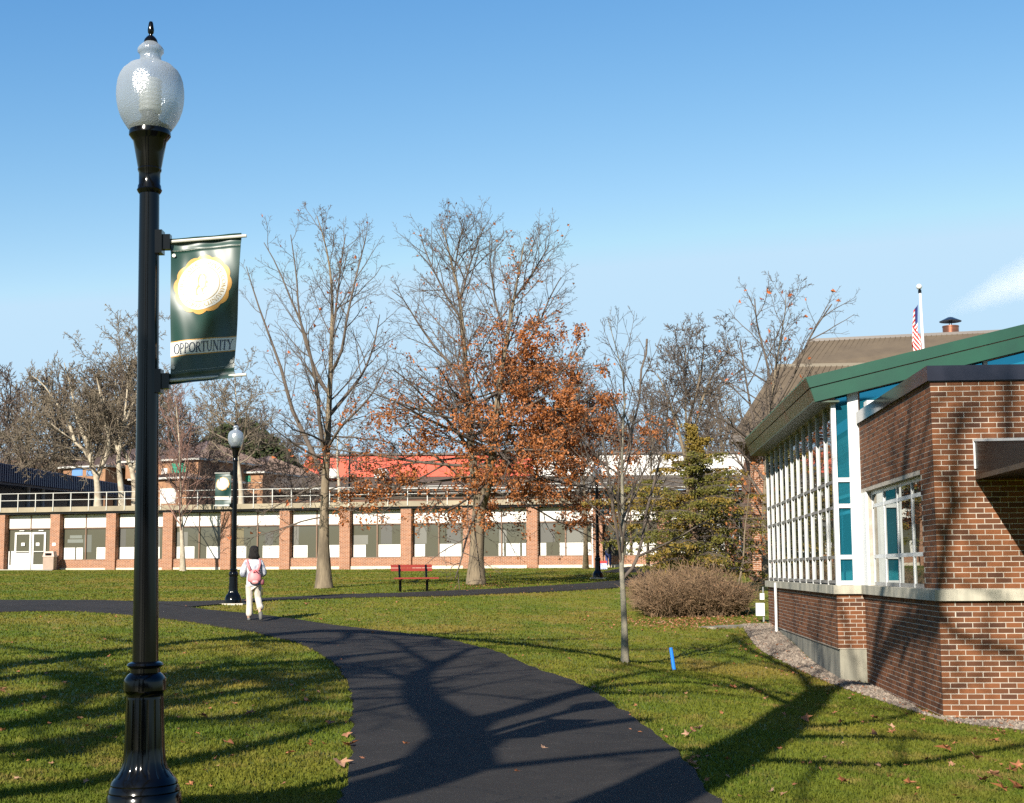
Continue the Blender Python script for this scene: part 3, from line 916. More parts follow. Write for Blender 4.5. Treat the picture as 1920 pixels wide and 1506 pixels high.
e = [s_at(x, DR) for x in (1259, 1274, 1281, 1294, 1319, 1336, 1361)]
door(e[0], e[2], .12, 2.36, False); door(e[2] + .02, e[4] - .1, .12, 2.36, False); door(e[4], e[5] + .1, .12, 2.36, False)
MB().box((e[5] + .12, DR, .12), (e[6], DR + .06, 2.36), FM).build('door', M_WHITE, lb)
s = s_at(1372, 0); MB().box((s - .12, .002, 1.6), (s + .12, .02, 1.78), FM).build('notice', M_WHITE, lb)
s = s_at(1386, DR)
MB().box((s, DR + .01, .76), (s + 2.2, DR + .12, .84), FM).build('window_sill', M_WHITE, lb)
MB().box((s, DR + .01, .85), (s + .07, DR + .12, 2.55), FM).build('mullion', M_WHITE, lb)
# display inside the first window: blurred notice boards
for x0, x1, z0, z1, m_ in ((127, 156, 1.75, 1.95, mat('board_grey', (.14, .15, .13), rough=.8)), (131, 154, 2.0, 2.18, MATS['board_grey']), (158, 172, 1.2, 2.2, mat('board_dim', (.095, .10, .085), rough=.8))):
    MB().box((s_at(x0, DR), DR + .001, z0), (s_at(x1, DR), DR + .004, z1), FM).build('window_poster', m_, lb)
s = s_at(454, DR); MB().box((s - .55, DR + .001, 1.5), (s + .1, DR + .004, 2.45), FM).build('window_poster', mat('board_tan', (.13, .11, .06), rough=.8), lb)
for x0, x1, z0, z1, t_ in ((222, 236, 1.5, 2.5, .06), (262, 300, 1.5, 2.53, .10), (331, 352, 1.5, 2.3, .11), (497, 512, 1.5, 2.2, .05), (546, 560, 1.5, 2.53, .10), (662, 690, 1.5, 2.0, .12), (714, 735, 1.5, 2.53, .055),
                           (776, 800, 1.5, 2.4, .11), (838, 864, 1.5, 2.53, .06), (936, 950, 1.5, 2.2, .12), (1013, 1040, 1.5, 2.53, .06), (1062, 1100, 1.5, 2.45, .11), (1150, 1176, 1.5, 2.53, .045)):
    MB().box((s_at(x0, DR), DR + .0005, z0), (s_at(x1, DR), DR + .002, z1), FM).build('window_blind', mat('blind_grey_%d' % int(t_ * 1000), (t_, t_ * .98, t_ * .82), rough=.5), lb)
MB().box((s_at(1109.5, .05), .0, .1), (s_at(1112, .05), .06, 3.4), FM).build('downspout', M_WHITE, lb)

# railing on the terrace edge
rl = thing('railing', 'pale metal railing with two rails along the terrace edge above the windows', 'railing', FW(16, .16, 3.8))
sr0, sr1 = -8.0, 38.5
s = s_at(32, .2) - 8 * 1.118
while s < sr1:
    MB().box((s - .021, .205, 3.56), (s + .021, .247, 4.62), FM).build('post', M_RAIL, rl); s += 1.118
for z in (4.60, 4.20):
    MB().tube([FW(sr0, .23, z), FW(sr1, .23, z)], .021, 6).build('rail', M_RAIL, rl)

# terrace floor behind and hillside
M_TER = mat('terrace_paving', (.30, .27, .22), (.22, .20, .17), 1, rough=.9)
q = [FW(SK(K0) - 1, -.7, ZD + .12), FW(60, -.7, ZD + .12), FW(60, -75, ZD + .12), FW(SK(K0) - 1, -75, ZD + .12)]
tag(MB().add(q, [(0, 1, 2, 3)]).build('terrace_floor', M_TER), kind='structure')


def hillside():
    xs = np.arange(-260, 260, 8.0); ys = np.arange(150, 560, 8.0)
    X, Y = np.meshgrid(xs, ys)
    t = np.clip((Y - 150) / 130, 0, 1)
    lft = 1 / (1 + np.exp((X - 10 + .05 * Y) / 22))
    Z = 3.0 + t * (6 + 13 * lft) + 2.0 * np.sin(X * .03) * np.sin(Y * .02)
    Z += npr.normal(0, .25, Z.shape)
    v = np.stack([X.ravel(), Y.ravel(), Z.ravel()], 1); nx = len(xs); ny = len(ys)
    I, J = np.meshgrid(np.arange(nx - 1), np.arange(ny - 1)); a = (J * nx + I).ravel()
    fast_mesh('hillside', v, np.stack([a, a + 1, a + nx + 1, a + nx], 1), mat('hillside_litter', (.11, .075, .04), (.06, .045, .028), .25, rough=.95), kind='structure', smooth=True)
    # slope up from the terrace to the hill, left and right of it
    return X, Y, Z


hillside()
M_BANK = mat('bank_turf', (.10, .085, .035), (.07, .06, .03), .3, rough=.95)
v = [(-260, 100, .2), (FW(SK(K0) - 1, -14, 0)[0], 100, .2), (FW(SK(K0) - 1, -14, 0)[0], 152, 3.7), (-260, 152, 3.7)]
tag(MB().add(v, [(0, 1, 2, 3)]).build('grass_bank', M_BANK), kind='structure')
q = [(-60, 120, 3.70), (120, 120, 3.70), (260, 152, 3.6), (-260, 152, 3.6)]
tag(MB().add(q, [(0, 1, 2, 3)]).build('upper_ground', M_BANK), kind='structure')
# hills behind the camera (seen mirrored in the glass)
xs = np.linspace(-700, 700, 60); vv = []
for x in xs:
    h = 38 + 22 * math.sin(x * .006 + 1) + 8 * math.sin(x * .03) + npr.normal(0, .8)
    vv += [(x, -420, -4), (x, -520, h), (x, -800, h * .6)]
ff = [(3 * i + a, 3 * i + a + 1, 3 * i + a + 4, 3 * i + a + 3) for i in range(59) for a in (0, 1)]
tag(MB().add(vv, ff).build('hills', mat('wooded_hill', (.05, .045, .03), (.035, .04, .02), .02, rough=.95)), kind='structure')

# ================================================================== DARK ROOFED BUILDING (far left)
M_NAVY = mat('navy_metal', (.018, .028, .075), (.014, .02, .055), .6, rough=.28, metal=.3)
db = thing('dark_roofed_building', 'low building with a deep dark blue metal roof edge behind the railing at far left', 'building', P(0, 980, 92))
T0, T1 = P(-60, 857.5, 88), P(262, 914, 116.5)
Bz0, Bz1 = P(-60, 895, 88), P(262, 933, 116.5)
dr = (T1 - T0).normalized(); lf = Vector((-dr.y, dr.x, 0))
b0 = Vector((T0.x, T0.y, Bz0.z)); b1 = Vector((T1.x, T1.y, Bz1.z))
mb = MB(); mb.hexa([T0, T1, b1, b0], [T0 + lf * 1.0, T1 + lf * 1.0, b1 + lf * .6, b0 + lf * .6]); mb.build('fascia', M_NAVY, db, fix=True)
mb = MB()
n = 90
for i in range(n):
    t = (i + .5) / n; a = T0.lerp(T1, t); c = b0.lerp(b1, t); w_ = dr * .045; o = -lf * .04
    mb.hexa([a - w_, a + w_, c + w_, c - w_], [a - w_ + o, a + w_ + o, c + w_ + o, c - w_ + o])
mb.build('fascia_rib', M_NAVY, db, kind='stuff', fix=True)
mb = MB(); rr = lf * 18 + Vector((0, 0, 1.2)); mb.hexa([T0 + lf, T1 + lf, T1 + lf * .99 - Vector((0, 0, .3)), T0 + lf * .99 - Vector((0, 0, .3))], [T0 + rr, T1 + rr, T1 + rr - Vector((0, 0, .3)), T0 + rr - Vector((0, 0, .3))])
mb.build('roof', M_NAVY, db, fix=True)
mb = MB(); wl = lf * 2.6; g = ZD - .1
w0, w1 = b0 + wl, b1 + wl - dr * 1.0
mb.hexa([Vector((w0.x, w0.y, g)), Vector((w1.x, w1.y, g)), w1, w0], [Vector((w0.x, w0.y, g)) + lf * 12, Vector((w1.x, w1.y, g)) + lf * 12, w1 + lf * 12, w0 + lf * 12])
mb.build('wall', mat('dark_wall', (.035, .033, .035), (.02, .02, .022), .5, rough=.5), db, fix=True)
MB().hexa([b0 + lf * .61, b1 + lf * .61, b1 + lf * .61 - Vector((0, 0, .1)), b0 + lf * .61 - Vector((0, 0, .1))], [b0 + wl, b1 + wl, b1 + wl - Vector((0, 0, .1)), b0 + wl - Vector((0, 0, .1))]).build('soffit', M_NAVY, db, fix=True)
for t in (.08, .2, .36, .44, .6, .75, .9):
    c = b0.lerp(b1, t) + lf * .9
    MB().tube([(c.x, c.y, g), (c.x, c.y, c.z)], .16, 8).build('column', mat('grey_column', (.22, .21, .2), rough=.7), db)

# ================================================================== HOUSES WITH STANDING SEAM ROOFS
M_HBR = mat('house_brick', (.29, .155, .08), (.21, .105, .055), .9, rough=.9, bump=.2)
M_SEAM = mat('brown_roof_metal', (.20, .135, .10), (.16, .11, .085), .6, rough=.5, metal=.2)
M_TRIM = mat('pale_trim', (.42, .41, .37), rough=.6)
M_GRNW = mat('green_blind', (.02, .20, .12), rough=.4)
M_SKYW = glass_mat('house_glass', (.20, .36, .62), .05, .5)


def house(label, pxL, pxR, Y, eave_py, apex_py, side, yaw, base_z, wins, apex_t=(.5, .5), low=None):
    t = math.radians(yaw)
    f = Vector((math.cos(t), -math.sin(t), 0)); bk = Vector((math.sin(t), math.cos(t), 0))
    C = P(pxR, eave_py, Y); ze = C.z
    r = ray(pxL, eave_py); A = np.array([[r.x, f.x], [r.y, f.y]]); _, wd = np.linalg.solve(A, np.array([C.x, C.y]))
    L = C - f * wd
    hs = thing('house', label, 'house', Vector((C.x, C.y, base_z)))
    Z = lambda p, z: Vector((p.x, p.y, z))
    c4 = [Z(L, 0), Z(C, 0), Z(C + bk * side, 0), Z(L + bk * side, 0)]
    MB().hexa([Z(p, base_z) for p in c4], [Z(p, ze - .02) for p in c4]).build('wall', M_HBR, hs, fix=True)
    ov = .35
    e4 = [Z(L - f * ov - bk * ov, ze), Z(C + f * ov - bk * ov, ze), Z(C + f * ov + bk * (side + ov), ze), Z(L - f * ov + bk * (side + ov), ze)]
    ap = L + f * wd * apex_t[0] + bk * side * apex_t[1]
    apz = P(960, apex_py, ap.y).z
    # apex pixel x fixes nothing: a hip roof with its top over the plan
    ap = Z(ap, apz)
    low4 = [p - Vector((0, 0, .16)) for p in e4]
    mb = MB(); mb.add([tuple(p) for p in e4] + [tuple(ap)], [(0, 1, 4), (1, 2, 4), (2, 3, 4), (3, 0, 4), (3, 2, 1, 0)]); mb.build('roof', M_SEAM, hs)
    mb = MB(); mb.hexa([p + Vector((0, 0, -.005)) for p in e4], low4); mb.build('eave_trim', M_TRIM, hs, fix=True)
    mb = MB()
    for i in range(4):
        a, b_ = e4[i], e4[(i + 1) % 4]; m_ = int((b_ - a).length / .42)
        foot = a + (b_ - a) * ((ap - a).dot(b_ - a) / (b_ - a).length_squared)
        nrm = (b_ - a).cross(ap - a).normalized()
        if nrm.z < 0: nrm = -nrm
        tf = (foot - a).length / (b_ - a).length
        for j in range(1, m_):
            u = j / m_; p0 = a.lerp(b_, u); k_ = u / tf if u < tf else (1 - u) / (1 - tf)
            p1 = p0 + (ap - foot) * k_ * .97
            d_ = (b_ - a).normalized() * .022
            mb.hexa([p0 - d_, p0 + d_, p1 + d_, p1 - d_], [p0 - d_ + nrm * .05, p0 + d_ + nrm * .05, p1 + d_ + nrm * .05, p1 - d_ + nrm * .05])
    mb.build('roof_seam', M_SEAM, hs, kind='stuff', fix=True)
    for (xa, xb, ya, yb, m_) in wins:
        pts = []
        n_ = -bk
        for xx, yy in ((xa, yb), (xb, yb), (xb, ya), (xa, ya)):
            r = ray(xx, yy); tt = C.dot(bk) / r.dot(bk); pts.append(r * tt)
        zt = pts[2].z; zbm = pts[0].z
        q = [Z(pts[0], zbm), Z(pts[1], zbm), Z(pts[1], zt), Z(pts[0], zt)]
        fr = MB().hexa([p + n_ * .02 for p in q], [p - n_ * .05 for p in q]).build('window', M_TRIM if m_ is M_WHITE else m_, hs, fix=True)
        c_ = sum(q, Vector()) / 4
        q2 = [c_ + (p - c_) * .86 for p in q]
        MB().hexa([p + n_ * .035 for p in q2], [p + n_ * .021 for p in q2]).build('pane', m_, fr, fix=True)
    return hs


house('brown pyramid roofed brick house with blue windows, leftmost of the three', 119, 198, 128, 872, 829, 13, 26, ZD, [(135, 155, 878, 893, M_SKYW), (162, 182, 878, 893, M_SKYW)], (.72, .62))
house('seamed roof brick house with white and green windows, just right of the near lamp pole', 236, 372, 126, 859, 822, 11, 24, P(372, 893, 126).z, [(303, 314, 878, 890, M_WHITE), (322, 348, 868, 889, M_GRNW)], (.52, .6))
h2 = house('lower brick wing with a hipped roof under the seamed roof house beside the near pole', 250, 350, 123, 894, 880, 8, 24, ZD, [(300, 330, 915, 945, M_WHITE)], (.5, .5))
house('small brick house with brown hipped roof behind the second lamp post', 386, 493, 132, 884, 852, 12, 20, ZD, [(456, 470, 892, 904, M_GRNW), (446, 492, 904.5, 907, M_TRIM)], (.42, .6))

# ================================================================== RED AND WHITE TOPPED HALL
M_RED = mat('coral_red_metal', (.60, .085, .04), (.50, .07, .034), 1.2, rough=.55)
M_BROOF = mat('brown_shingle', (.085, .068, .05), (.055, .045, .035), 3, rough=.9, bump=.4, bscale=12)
M_BWALL = mat('brown_brick', (.16, .08, .05), (.11, .06, .04), 1.4, rough=.9)  # brown brick of the hall's lower wall
hl = thing('campus_hall', 'wide hall with coral red and white upper walls above a brown roof behind the oak', 'building', P(900, 985, 104))
Yh = 108.0


def hallbox(name, x0, x1, y0, y1, Y, dep, m_, kind=None):
    a = P(x0, y1, Y); b_ = P(x1, y0, Y)
    return MB().box((a.x, Y, min(a.z, b_.z)), (b_.x, Y + dep, max(a.z, b_.z))).build(name, m_, hl, kind=kind)


za, zb_ = P(900, 893, Yh).z, P(900, 853.5, Yh).z
xr0, xr1, xw1 = P(572, 870, Yh).x, P(1000, 870, Yh).x, P(1402, 870, Yh).x
mb = MB(); mb.poly([(xr0 + 1.3, Yh, za), (xr1, Yh, za), (xr1, Yh, zb_), (xr0 + .3, Yh, zb_), (xr0 - .2, Yh, za + .85)], (0, 8, 0)); mb.build('red_wall', M_RED, hl, fix=True)
x = xr0 + 1.6
while x < xr1:
    MB().box((x - .03, Yh - .05, za + .01), (x + .03, Yh - .001, zb_ - .02)).build('wall_rib', M_RED, hl); x += 1.5
mb = MB(); mb.box((xr1 + .02, Yh + .02, za), (xw1, Yh + 8, zb_ + .02)); mb.build('white_wall', M_WHITE, hl)
x = xr1 + 1.6
while x < xw1:
    MB().box((x - .02, Yh - .0, za + .01), (x + .02, Yh + .019, zb_)).build('wall_rib', mat('pale_grey_rib', (.6, .59, .56), rough=.6), hl); x += 1.6
MB().box((xr0 - .2, Yh - .15, zb_ + .025), (xw1 + .2, Yh + 8.2, zb_ + .16)).build('roof_edge', mat('brown_roof_edge', (.10, .075, .06), rough=.6), hl)
# lower brown roof, gutter, wall
xa, xb = P(520, 905, Yh).x, xw1 + 4
zg = P(900, 914, Yh - 4).z
mb = MB(); mb.hexa([Vector((xa, Yh - .05, za - .02)), Vector((xb, Yh - .05, za - .02)), Vector((xb, Yh - 4, zg)), Vector((xa, Yh - 4, zg))],
                   [Vector((xa, Yh - .05, za - .3)), Vector((xb, Yh - .05, za - .3)), Vector((xb, Yh - 4, zg - .22)), Vector((xa, Yh - 4, zg - .22))])
mb.build('roof', M_BROOF, hl, fix=True)
MB().tube([(xa, Yh - 4.06, zg - .05), (xb, Yh - 4.06, zg - .05)], .055, 6).build('gutter', M_RAIL, hl)
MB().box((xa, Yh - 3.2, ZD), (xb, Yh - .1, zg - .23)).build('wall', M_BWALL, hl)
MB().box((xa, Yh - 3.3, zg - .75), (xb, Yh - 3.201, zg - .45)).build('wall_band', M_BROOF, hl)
for i in range(9):
    x0 = P(1128 + i * 14, 920, Yh - 3.2).x
    z0, z1 = P(1128, 932, Yh - 3.2).z, P(1128, 912, Yh - 3.2).z
    fr = MB().box((x0, Yh - 3.30, z0), (x0 + .52, Yh - 3.20, z1)).build('window', M_WHITE, hl)
    MB().box((x0 + .06, Yh - 3.33, z0 + .08), (x0 + .46, Yh - 3.305, z1 - .08)).build('pane', M_DGLASS, fr)
MB().box((P(1142, 940, Yh - 3.2).x, Yh - 3.36, ZD), (P(1245, 940, Yh - 3.2).x, Yh - 3.31, P(1142, 934, Yh - 3.2).z)).build('panel', M_WHITE, hl)
MB().box((P(848, 940, Yh - 3.2).x, Yh - 3.36, ZD), (P(1100, 940, Yh - 3.2).x, Yh - 3.31, P(1142, 940, Yh - 3.2).z)).build('panel', mat('tan_panel', (.40, .34, .22), rough=.8), hl)
MB().lathe([(0, .75), (.3, .7), (.52, .5), (.6, .2), (.6, 0)], 16, (P(622, 893, Yh - 1.5).x, Yh - 1.5, za - .2)).build('roof_dome', M_WHITE, hl, smooth=True)
MB().lathe([(0, .75), (.3, .7), (.52, .5), (.6, .2), (.6, 0)], 16, (P(716, 893, Yh - 1.5).x, Yh - 1.5, za - .2)).build('roof_dome', M_WHITE, hl, smooth=True)

# ================================================================== BIG BROWN ROOFED BUILDING (behind the green roof)
M_SHG = mat('tan_brown_shingle', (.115, .085, .052), (.09, .066, .041), 1.2, rough=.85, bump=.3, bscale=8, stretch=(1, 1, .3))
bb = thing('brown_roofed_building', 'tall building with a two stepped tan brown roof and copper flue behind the green roof', 'building', P(1600, 1062, 56))
A1, A2 = P(1371, 818, 50), P(2060, 800, 48)
A2.z = A1.z
Bq, B2 = P(1455, 686, 54.5), P(2060, 676, 52.5)
Cq, C2 = P(1520, 638, 57.5), P(2060, 612, 55.5)
bkv = Vector((4.5, 22, 0))
mb = MB()
mb.hexa([A1, A2, B2, Bq], [A1 + bkv, A2 + bkv, B2 + bkv, Bq + bkv]); mb.build('roof', M_SHG, bb, fix=True)
Bq2, B22 = Bq + Vector((.6, .5, .03)), B2 + Vector((.6, .5, .03))
mb = MB(); mb.hexa([Bq2, B22, C2, Cq], [Bq2 + bkv, B22 + bkv, C2 + bkv, Cq + bkv]); mb.build('roof', M_SHG, bb, fix=True)
# ridge cap and step flashings
up = Vector((0, 0, .30)); o = Vector((0, -.12, 0))
MB().hexa([Cq + o + Vector((-.25, 0, -.28)), C2 + o + Vector((0, 0, -.28)), C2 + o + Vector((0, 0, .04)), Cq + o + Vector((-.05, 0, .04))],
          [Cq + bkv + Vector((-.25, 0, -.28)), C2 + bkv + Vector((0, 0, -.28)), C2 + bkv + Vector((0, 0, .04)), Cq + bkv + Vector((-.05, 0, .04))]).build('ridge_cap', mat('dark_brown_cap', (.085, .07, .06), rough=.5), bb, fix=True)
MB().hexa([Bq + Vector((-.1, -.1, -.12)), B2 + Vector((0, -.1, -.12)), B2 + Vector((0, -.1, .05)), Bq + Vector((-.05, -.1, .05))],
          [Bq + Vector((.7, .8, -.12)), B2 + Vector((0, .8, -.12)), B2 + Vector((0, .8, .05)), Bq + Vector((.7, .8, .05))]).build('step_cap', mat('tan_cap', (.13, .105, .07), rough=.6), bb, fix=True)
for (p0, p1, q0, q1) in ((A1, Bq, A2, B2), (Bq2, Cq, B22, C2)):
    mb = MB(); nn = (p1 - p0).cross(q0 - p0).normalized()
    if nn.y > 0: nn = -nn
    for i in range(1, 56):
        t = i / 56; a, b_ = p0.lerp(q0, t), p1.lerp(q1, t); d_ = Vector((.012, 0, 0))
        mb.hexa([a - d_, a + d_, b_ + d_, b_ - d_], [a - d_ + nn * .03, a + d_ + nn * .03, b_ + d_ + nn * .03, b_ - d_ + nn * .03])
    mb.build('roof_seam', M_SHG, bb, kind='stuff', fix=True)
mb = MB(); wz = P(1500, 1062, 52).z
mb.hexa([Vector((A1.x + .8, 51, wz - .5)), Vector((A2.x, 50, wz - .5)), Vector((A2.x, 50, A1.z - .01)), Vector((A1.x + .8, 51, A1.z - .01))],
        [Vector((A1.x + 3.5, 70, wz - .5)), Vector((A2.x, 70, wz - .5)), Vector((A2.x, 70, A1.z - .01)), Vector((A1.x + 3.5, 70, A1.z - .01))])
mb.build('wall', M_FBRICK, bb, fix=True)
mb = MB(); mb.hexa([A1 + Vector((-.05, -.1, -.2)), A2 + Vector((0, -.1, -.2)), A2 + Vector((0, -.1, .02)), A1 + Vector((-.05, -.1, .02))],
                   [A1 + Vector((3, 12, -.2)), A2 + Vector((0, 12, -.2)), A2 + Vector((0, 12, .02)), A1 + Vector((3, 12, .02))]); mb.build('eave_trim', MATS['dark_brown_cap'], bb, fix=True)
# copper flue with its rain cap
cb = P(1783, 628, 58)
fl_ = thing  # noqa
M_CU = mat('copper', (.42, .16, .09), (.22, .09, .06), 2, rough=.3, metal=.85)
s_ = 58 / 2700
MB().lathe([(15 * s_, -.6), (15 * s_, .30), (15.6 * s_, .31), (15.6 * s_, .36), (13.5 * s_, .36)], 28, cb).build('flue', M_CU, bb, smooth=True, sharp=.6)
MB().lathe([(0, .74), (5 * s_, .72), (20.5 * s_, .56), (20.5 * s_, .54), (0, .60)], 28, cb).build('flue_cap', M_BRZ, bb, smooth=True, sharp=.8)
for dx in (-2.2, 1.8):
    MB().tube([cb + Vector((dx * s_, 0, .2)), cb + Vector((dx * s_, 0, .62))], .017, 6).build('cap_strut', M_BRZ, bb)

# flagpole with flag
fp = P(1725, 545, 42); fb = Vector((fp.x + .12, 42, H(fp.x, 42)))
pole = thing('flagpole', 'white flagpole with a round ball top rising behind the green roof', 'flagpole', fb)
MB().tube([fb, Vector((fp.x, 42, fp.z))], [.07, .038], 12).build('pole', M_ALU, pole, smooth=True)
MB().lathe([(.0, .0), (.045, .01), (.075, .045), (.085, .085), (.075, .125), (.045, .16), (0, .17)], 20, P(1723.5, 543, 42)).build('ball', M_ALU, pole, smooth=True)
MB().lathe([(.05, -.06), (.05, .02), (.03, .05)], 12, P(1724.5, 546, 42)).build('truck', M_BLACK, pole, smooth=True, sharp=.5)


def flag_mat():
    m = bpy.data.materials.new('flag_cloth'); m.use_nodes = True
    t = m.node_tree; N = t.nodes; L_ = t.links; b = N['Principled BSDF']; b.inputs['Roughness'].default_value = .8
    uv = N.new('ShaderNodeUVMap'); uv.uv_map = 'UVMap'; sp = N.new('ShaderNodeSeparateXYZ'); L_.new(uv.outputs[0], sp.inputs[0])
    m1 = N.new('ShaderNodeMath'); m1.operation = 'MULTIPLY'; m1.inputs[1].default_value = 6.5; L_.new(sp.outputs[1], m1.inputs[0])
    fr = N.new('ShaderNodeMath'); fr.operation = 'FRACT'; L_.new(m1.outputs[0], fr.inputs[0])
    gt = N.new('ShaderNodeMath'); gt.operation = 'LESS_THAN'; gt.inputs[1].default_value = .5; L_.new(fr.outputs[0], gt.inputs[0])
    mx = N.new('ShaderNodeMix'); mx.data_type = 'RGBA'; mx.inputs[6].default_value = (.8, .78, .75, 1); mx.inputs[7].default_value = (.62, .03, .025, 1)
    L_.new(gt.outputs[0], mx.inputs[0])
    a = N.new('ShaderNodeMath'); a.operation = 'LESS_THAN'; a.inputs[1].default_value = .16; L_.new(sp.outputs[0], a.inputs[0])
    c = N.new('ShaderNodeMath'); c.operation = 'GREATER_THAN'; c.inputs[1].default_value = 6 / 13; L_.new(sp.outputs[1], c.inputs[0])
    an = N.new('ShaderNodeMath'); an.operation = 'MULTIPLY'; L_.new(a.outputs[0], an.inputs[0]); L_.new(c.outputs[0], an.inputs[1])
    m2 = N.new('ShaderNodeMix'); m2.data_type = 'RGBA'; m2.inputs[7].default_value = (.02, .03, .14, 1)
    L_.new(an.outputs[0], m2.inputs[0]); L_.new(mx.outputs[2], m2.inputs[6]); L_.new(m2.outputs[2], b.inputs['Base Color'])
    return m


def make_flag():
    nu, nv = 40, 34; vs = []; uvs = []
    top = P(1722, 571, 42 - .06)
    for j in range(nv + 1):
        vv_ = j / nv
        for i in range(nu + 1):
            u = i / nu
            # a flag hanging limp: the fly has dropped and is gathered in folds by the pole
            drop = 1.15 * (u ** 1.15)
            z = -(1 - vv_) * 1.0 - drop * (.75 + .2 * vv_)
            fold = math.sin(u * 15 + vv_ * 1.5) * .10 * min(1, u * 3 + .15)
            x = -.03 - .16 * math.sin(u * math.pi * .9) + .30 * max(0, u - .55) + fold * .6 - .05 * (1 - vv_)
            y = fold * .8 - .03
            vs.append((top.x + x, top.y + y, top.z + z)); uvs.append((u, vv_))
    f = [(j * (nu + 1) + i, j * (nu + 1) + i + 1, (j + 1) * (nu + 1) + i + 1, (j + 1) * (nu + 1) + i) for j in range(nv) for i in range(nu)]
    o = MB().add(vs, f).build('flag', flag_mat(), smooth=True)
    ul = o.data.uv_layers.new(name='UVMap')
    for l in o.data.loops: ul.data[l.index].uv = uvs[l.vertex_index]
    tag(o, 'red and white striped flag hanging limp from the flagpole', 'flag')


make_flag()

# ================================================================== LAMP POSTS
LB = P(270, 1530, 8.4)
PR = [(41, 3), (44, 4.2), (50, 5), (57, 6.2), (62, 5.5), (65, 3), (67, 3.2), (68, 6), (71, 9), (75, 12), (79, 13), (80, 12)]
GLO = [(80, 12), (84, 17), (89, 22), (93, 24.5), (98, 24.5), (101, 21.5), (106, 19.5), (112, 20), (117, 23), (121, 33), (124, 41), (129, 46), (134, 52), (142, 57), (153, 61), (166, 63), (180, 63.5), (193, 62.5), (206, 60), (219, 55.5), (230, 49.5), (240, 42.5), (247, 37)]
COL = [(236, 30), (237, 37), (239, 38.5), (246, 38), (250, 39), (255, 39), (259, 36), (263, 33), (266, 31), (290, 26.5), (312, 22.5), (316, 21.5), (318, 22.5), (321, 22), (325, 20), (346, 20), (349, 21.5), (354, 22), (357, 23.5), (361, 21.5), (364, 19)]
POLE = [(360, 18.5), (700, 19.8), (1000, 21.5), (1247, 23.5)]
BASE = [(1240, 24), (1243, 31), (1247, 33), (1250, 31), (1253, 27), (1261, 27), (1264, 31), (1268, 34), (1272, 37), (1278, 38), (1294, 38), (1298, 35), (1302, 33), (1306, 33)]
FLUTE = [(1306, 33), (1310, 33.5), (1400, 36), (1425, 38), (1438, 41), (1448, 46), (1456, 52)]
FOOT = [(1456, 52), (1462, 57), (1468, 60), (1471, 59), (1476, 62), (1482, 64), (1485, 63), (1490, 66), (1506, 68), (1530, 69)]


def pz(py): return P(276, py, 8.4).z - LB.z


SC = 8.4 / 2700 * 1.012


def prof(tab): return [(r * SC, pz(y)) for y, r in tab][::-1]


def globe_mat():
    m = bpy.data.materials.new('ribbed_globe'); m.use_nodes = True
    t = m.node_tree; N = t.nodes; L_ = t.links; N.remove(N['Principled BSDF'])
    tr = N.new('ShaderNodeBsdfTransparent'); tr.inputs[0].default_value = (.90, .94, .98, 1)
    df = N.new('ShaderNodeBsdfTranslucent'); df.inputs[0].default_value = (.55, .60, .66, 1)
    d2 = N.new('ShaderNodeBsdfDiffuse'); d2.inputs[0].default_value = (.42, .47, .52, 1)
    gl = N.new('ShaderNodeBsdfGlossy'); gl.inputs['Roughness'].default_value = .16; gl.inputs[0].default_value = (.9, .9, .9, 1)
    geo = N.new('ShaderNodeNewGeometry'); vo = N.new('ShaderNodeTexVoronoi'); vo.inputs['Scale'].default_value = 120; L_.new(geo.outputs['Position'], vo.inputs['Vector'])
    bp = N.new('ShaderNodeBump'); bp.inputs['Strength'].default_value = .45; bp.inputs['Distance'].default_value = .004; L_.new(vo.outputs['Distance'], bp.inputs['Height'])
    for q in (gl, d2): L_.new(bp.outputs[0], q.inputs['Normal'])
    a = N.new('ShaderNodeMixShader'); a.inputs[0].default_value = .5; L_.new(df.outputs[0], a.inputs[1]); L_.new(d2.outputs[0], a.inputs[2])
    b = N.new('ShaderNodeMixShader'); fz = N.new('ShaderNodeLayerWeight'); fz.inputs[0].default_value = .35
    mr = N.new('ShaderNodeMapRange'); mr.inputs[3].default_value = .56; mr.inputs[4].default_value = .88; L_.new(fz.outputs['Facing'], mr.inputs[0]); L_.new(mr.outputs[0], b.inputs[0])
    L_.new(tr.outputs[0], b.inputs[1]); L_.new(a.outputs[0], b.inputs[2])
    c = N.new('ShaderNodeMixShader'); c.inputs[0].default_value = .14; L_.new(b.outputs[0], c.inputs[1]); L_.new(gl.outputs[0], c.inputs[2])
    L_.new(c.outputs[0], N['Material Output'].inputs[0])
    return m


M_GLOBE = globe_mat()
M_PAD = mat('pad_concrete', (.50, .45, .37), (.40, .36, .30), 4, rough=.9)


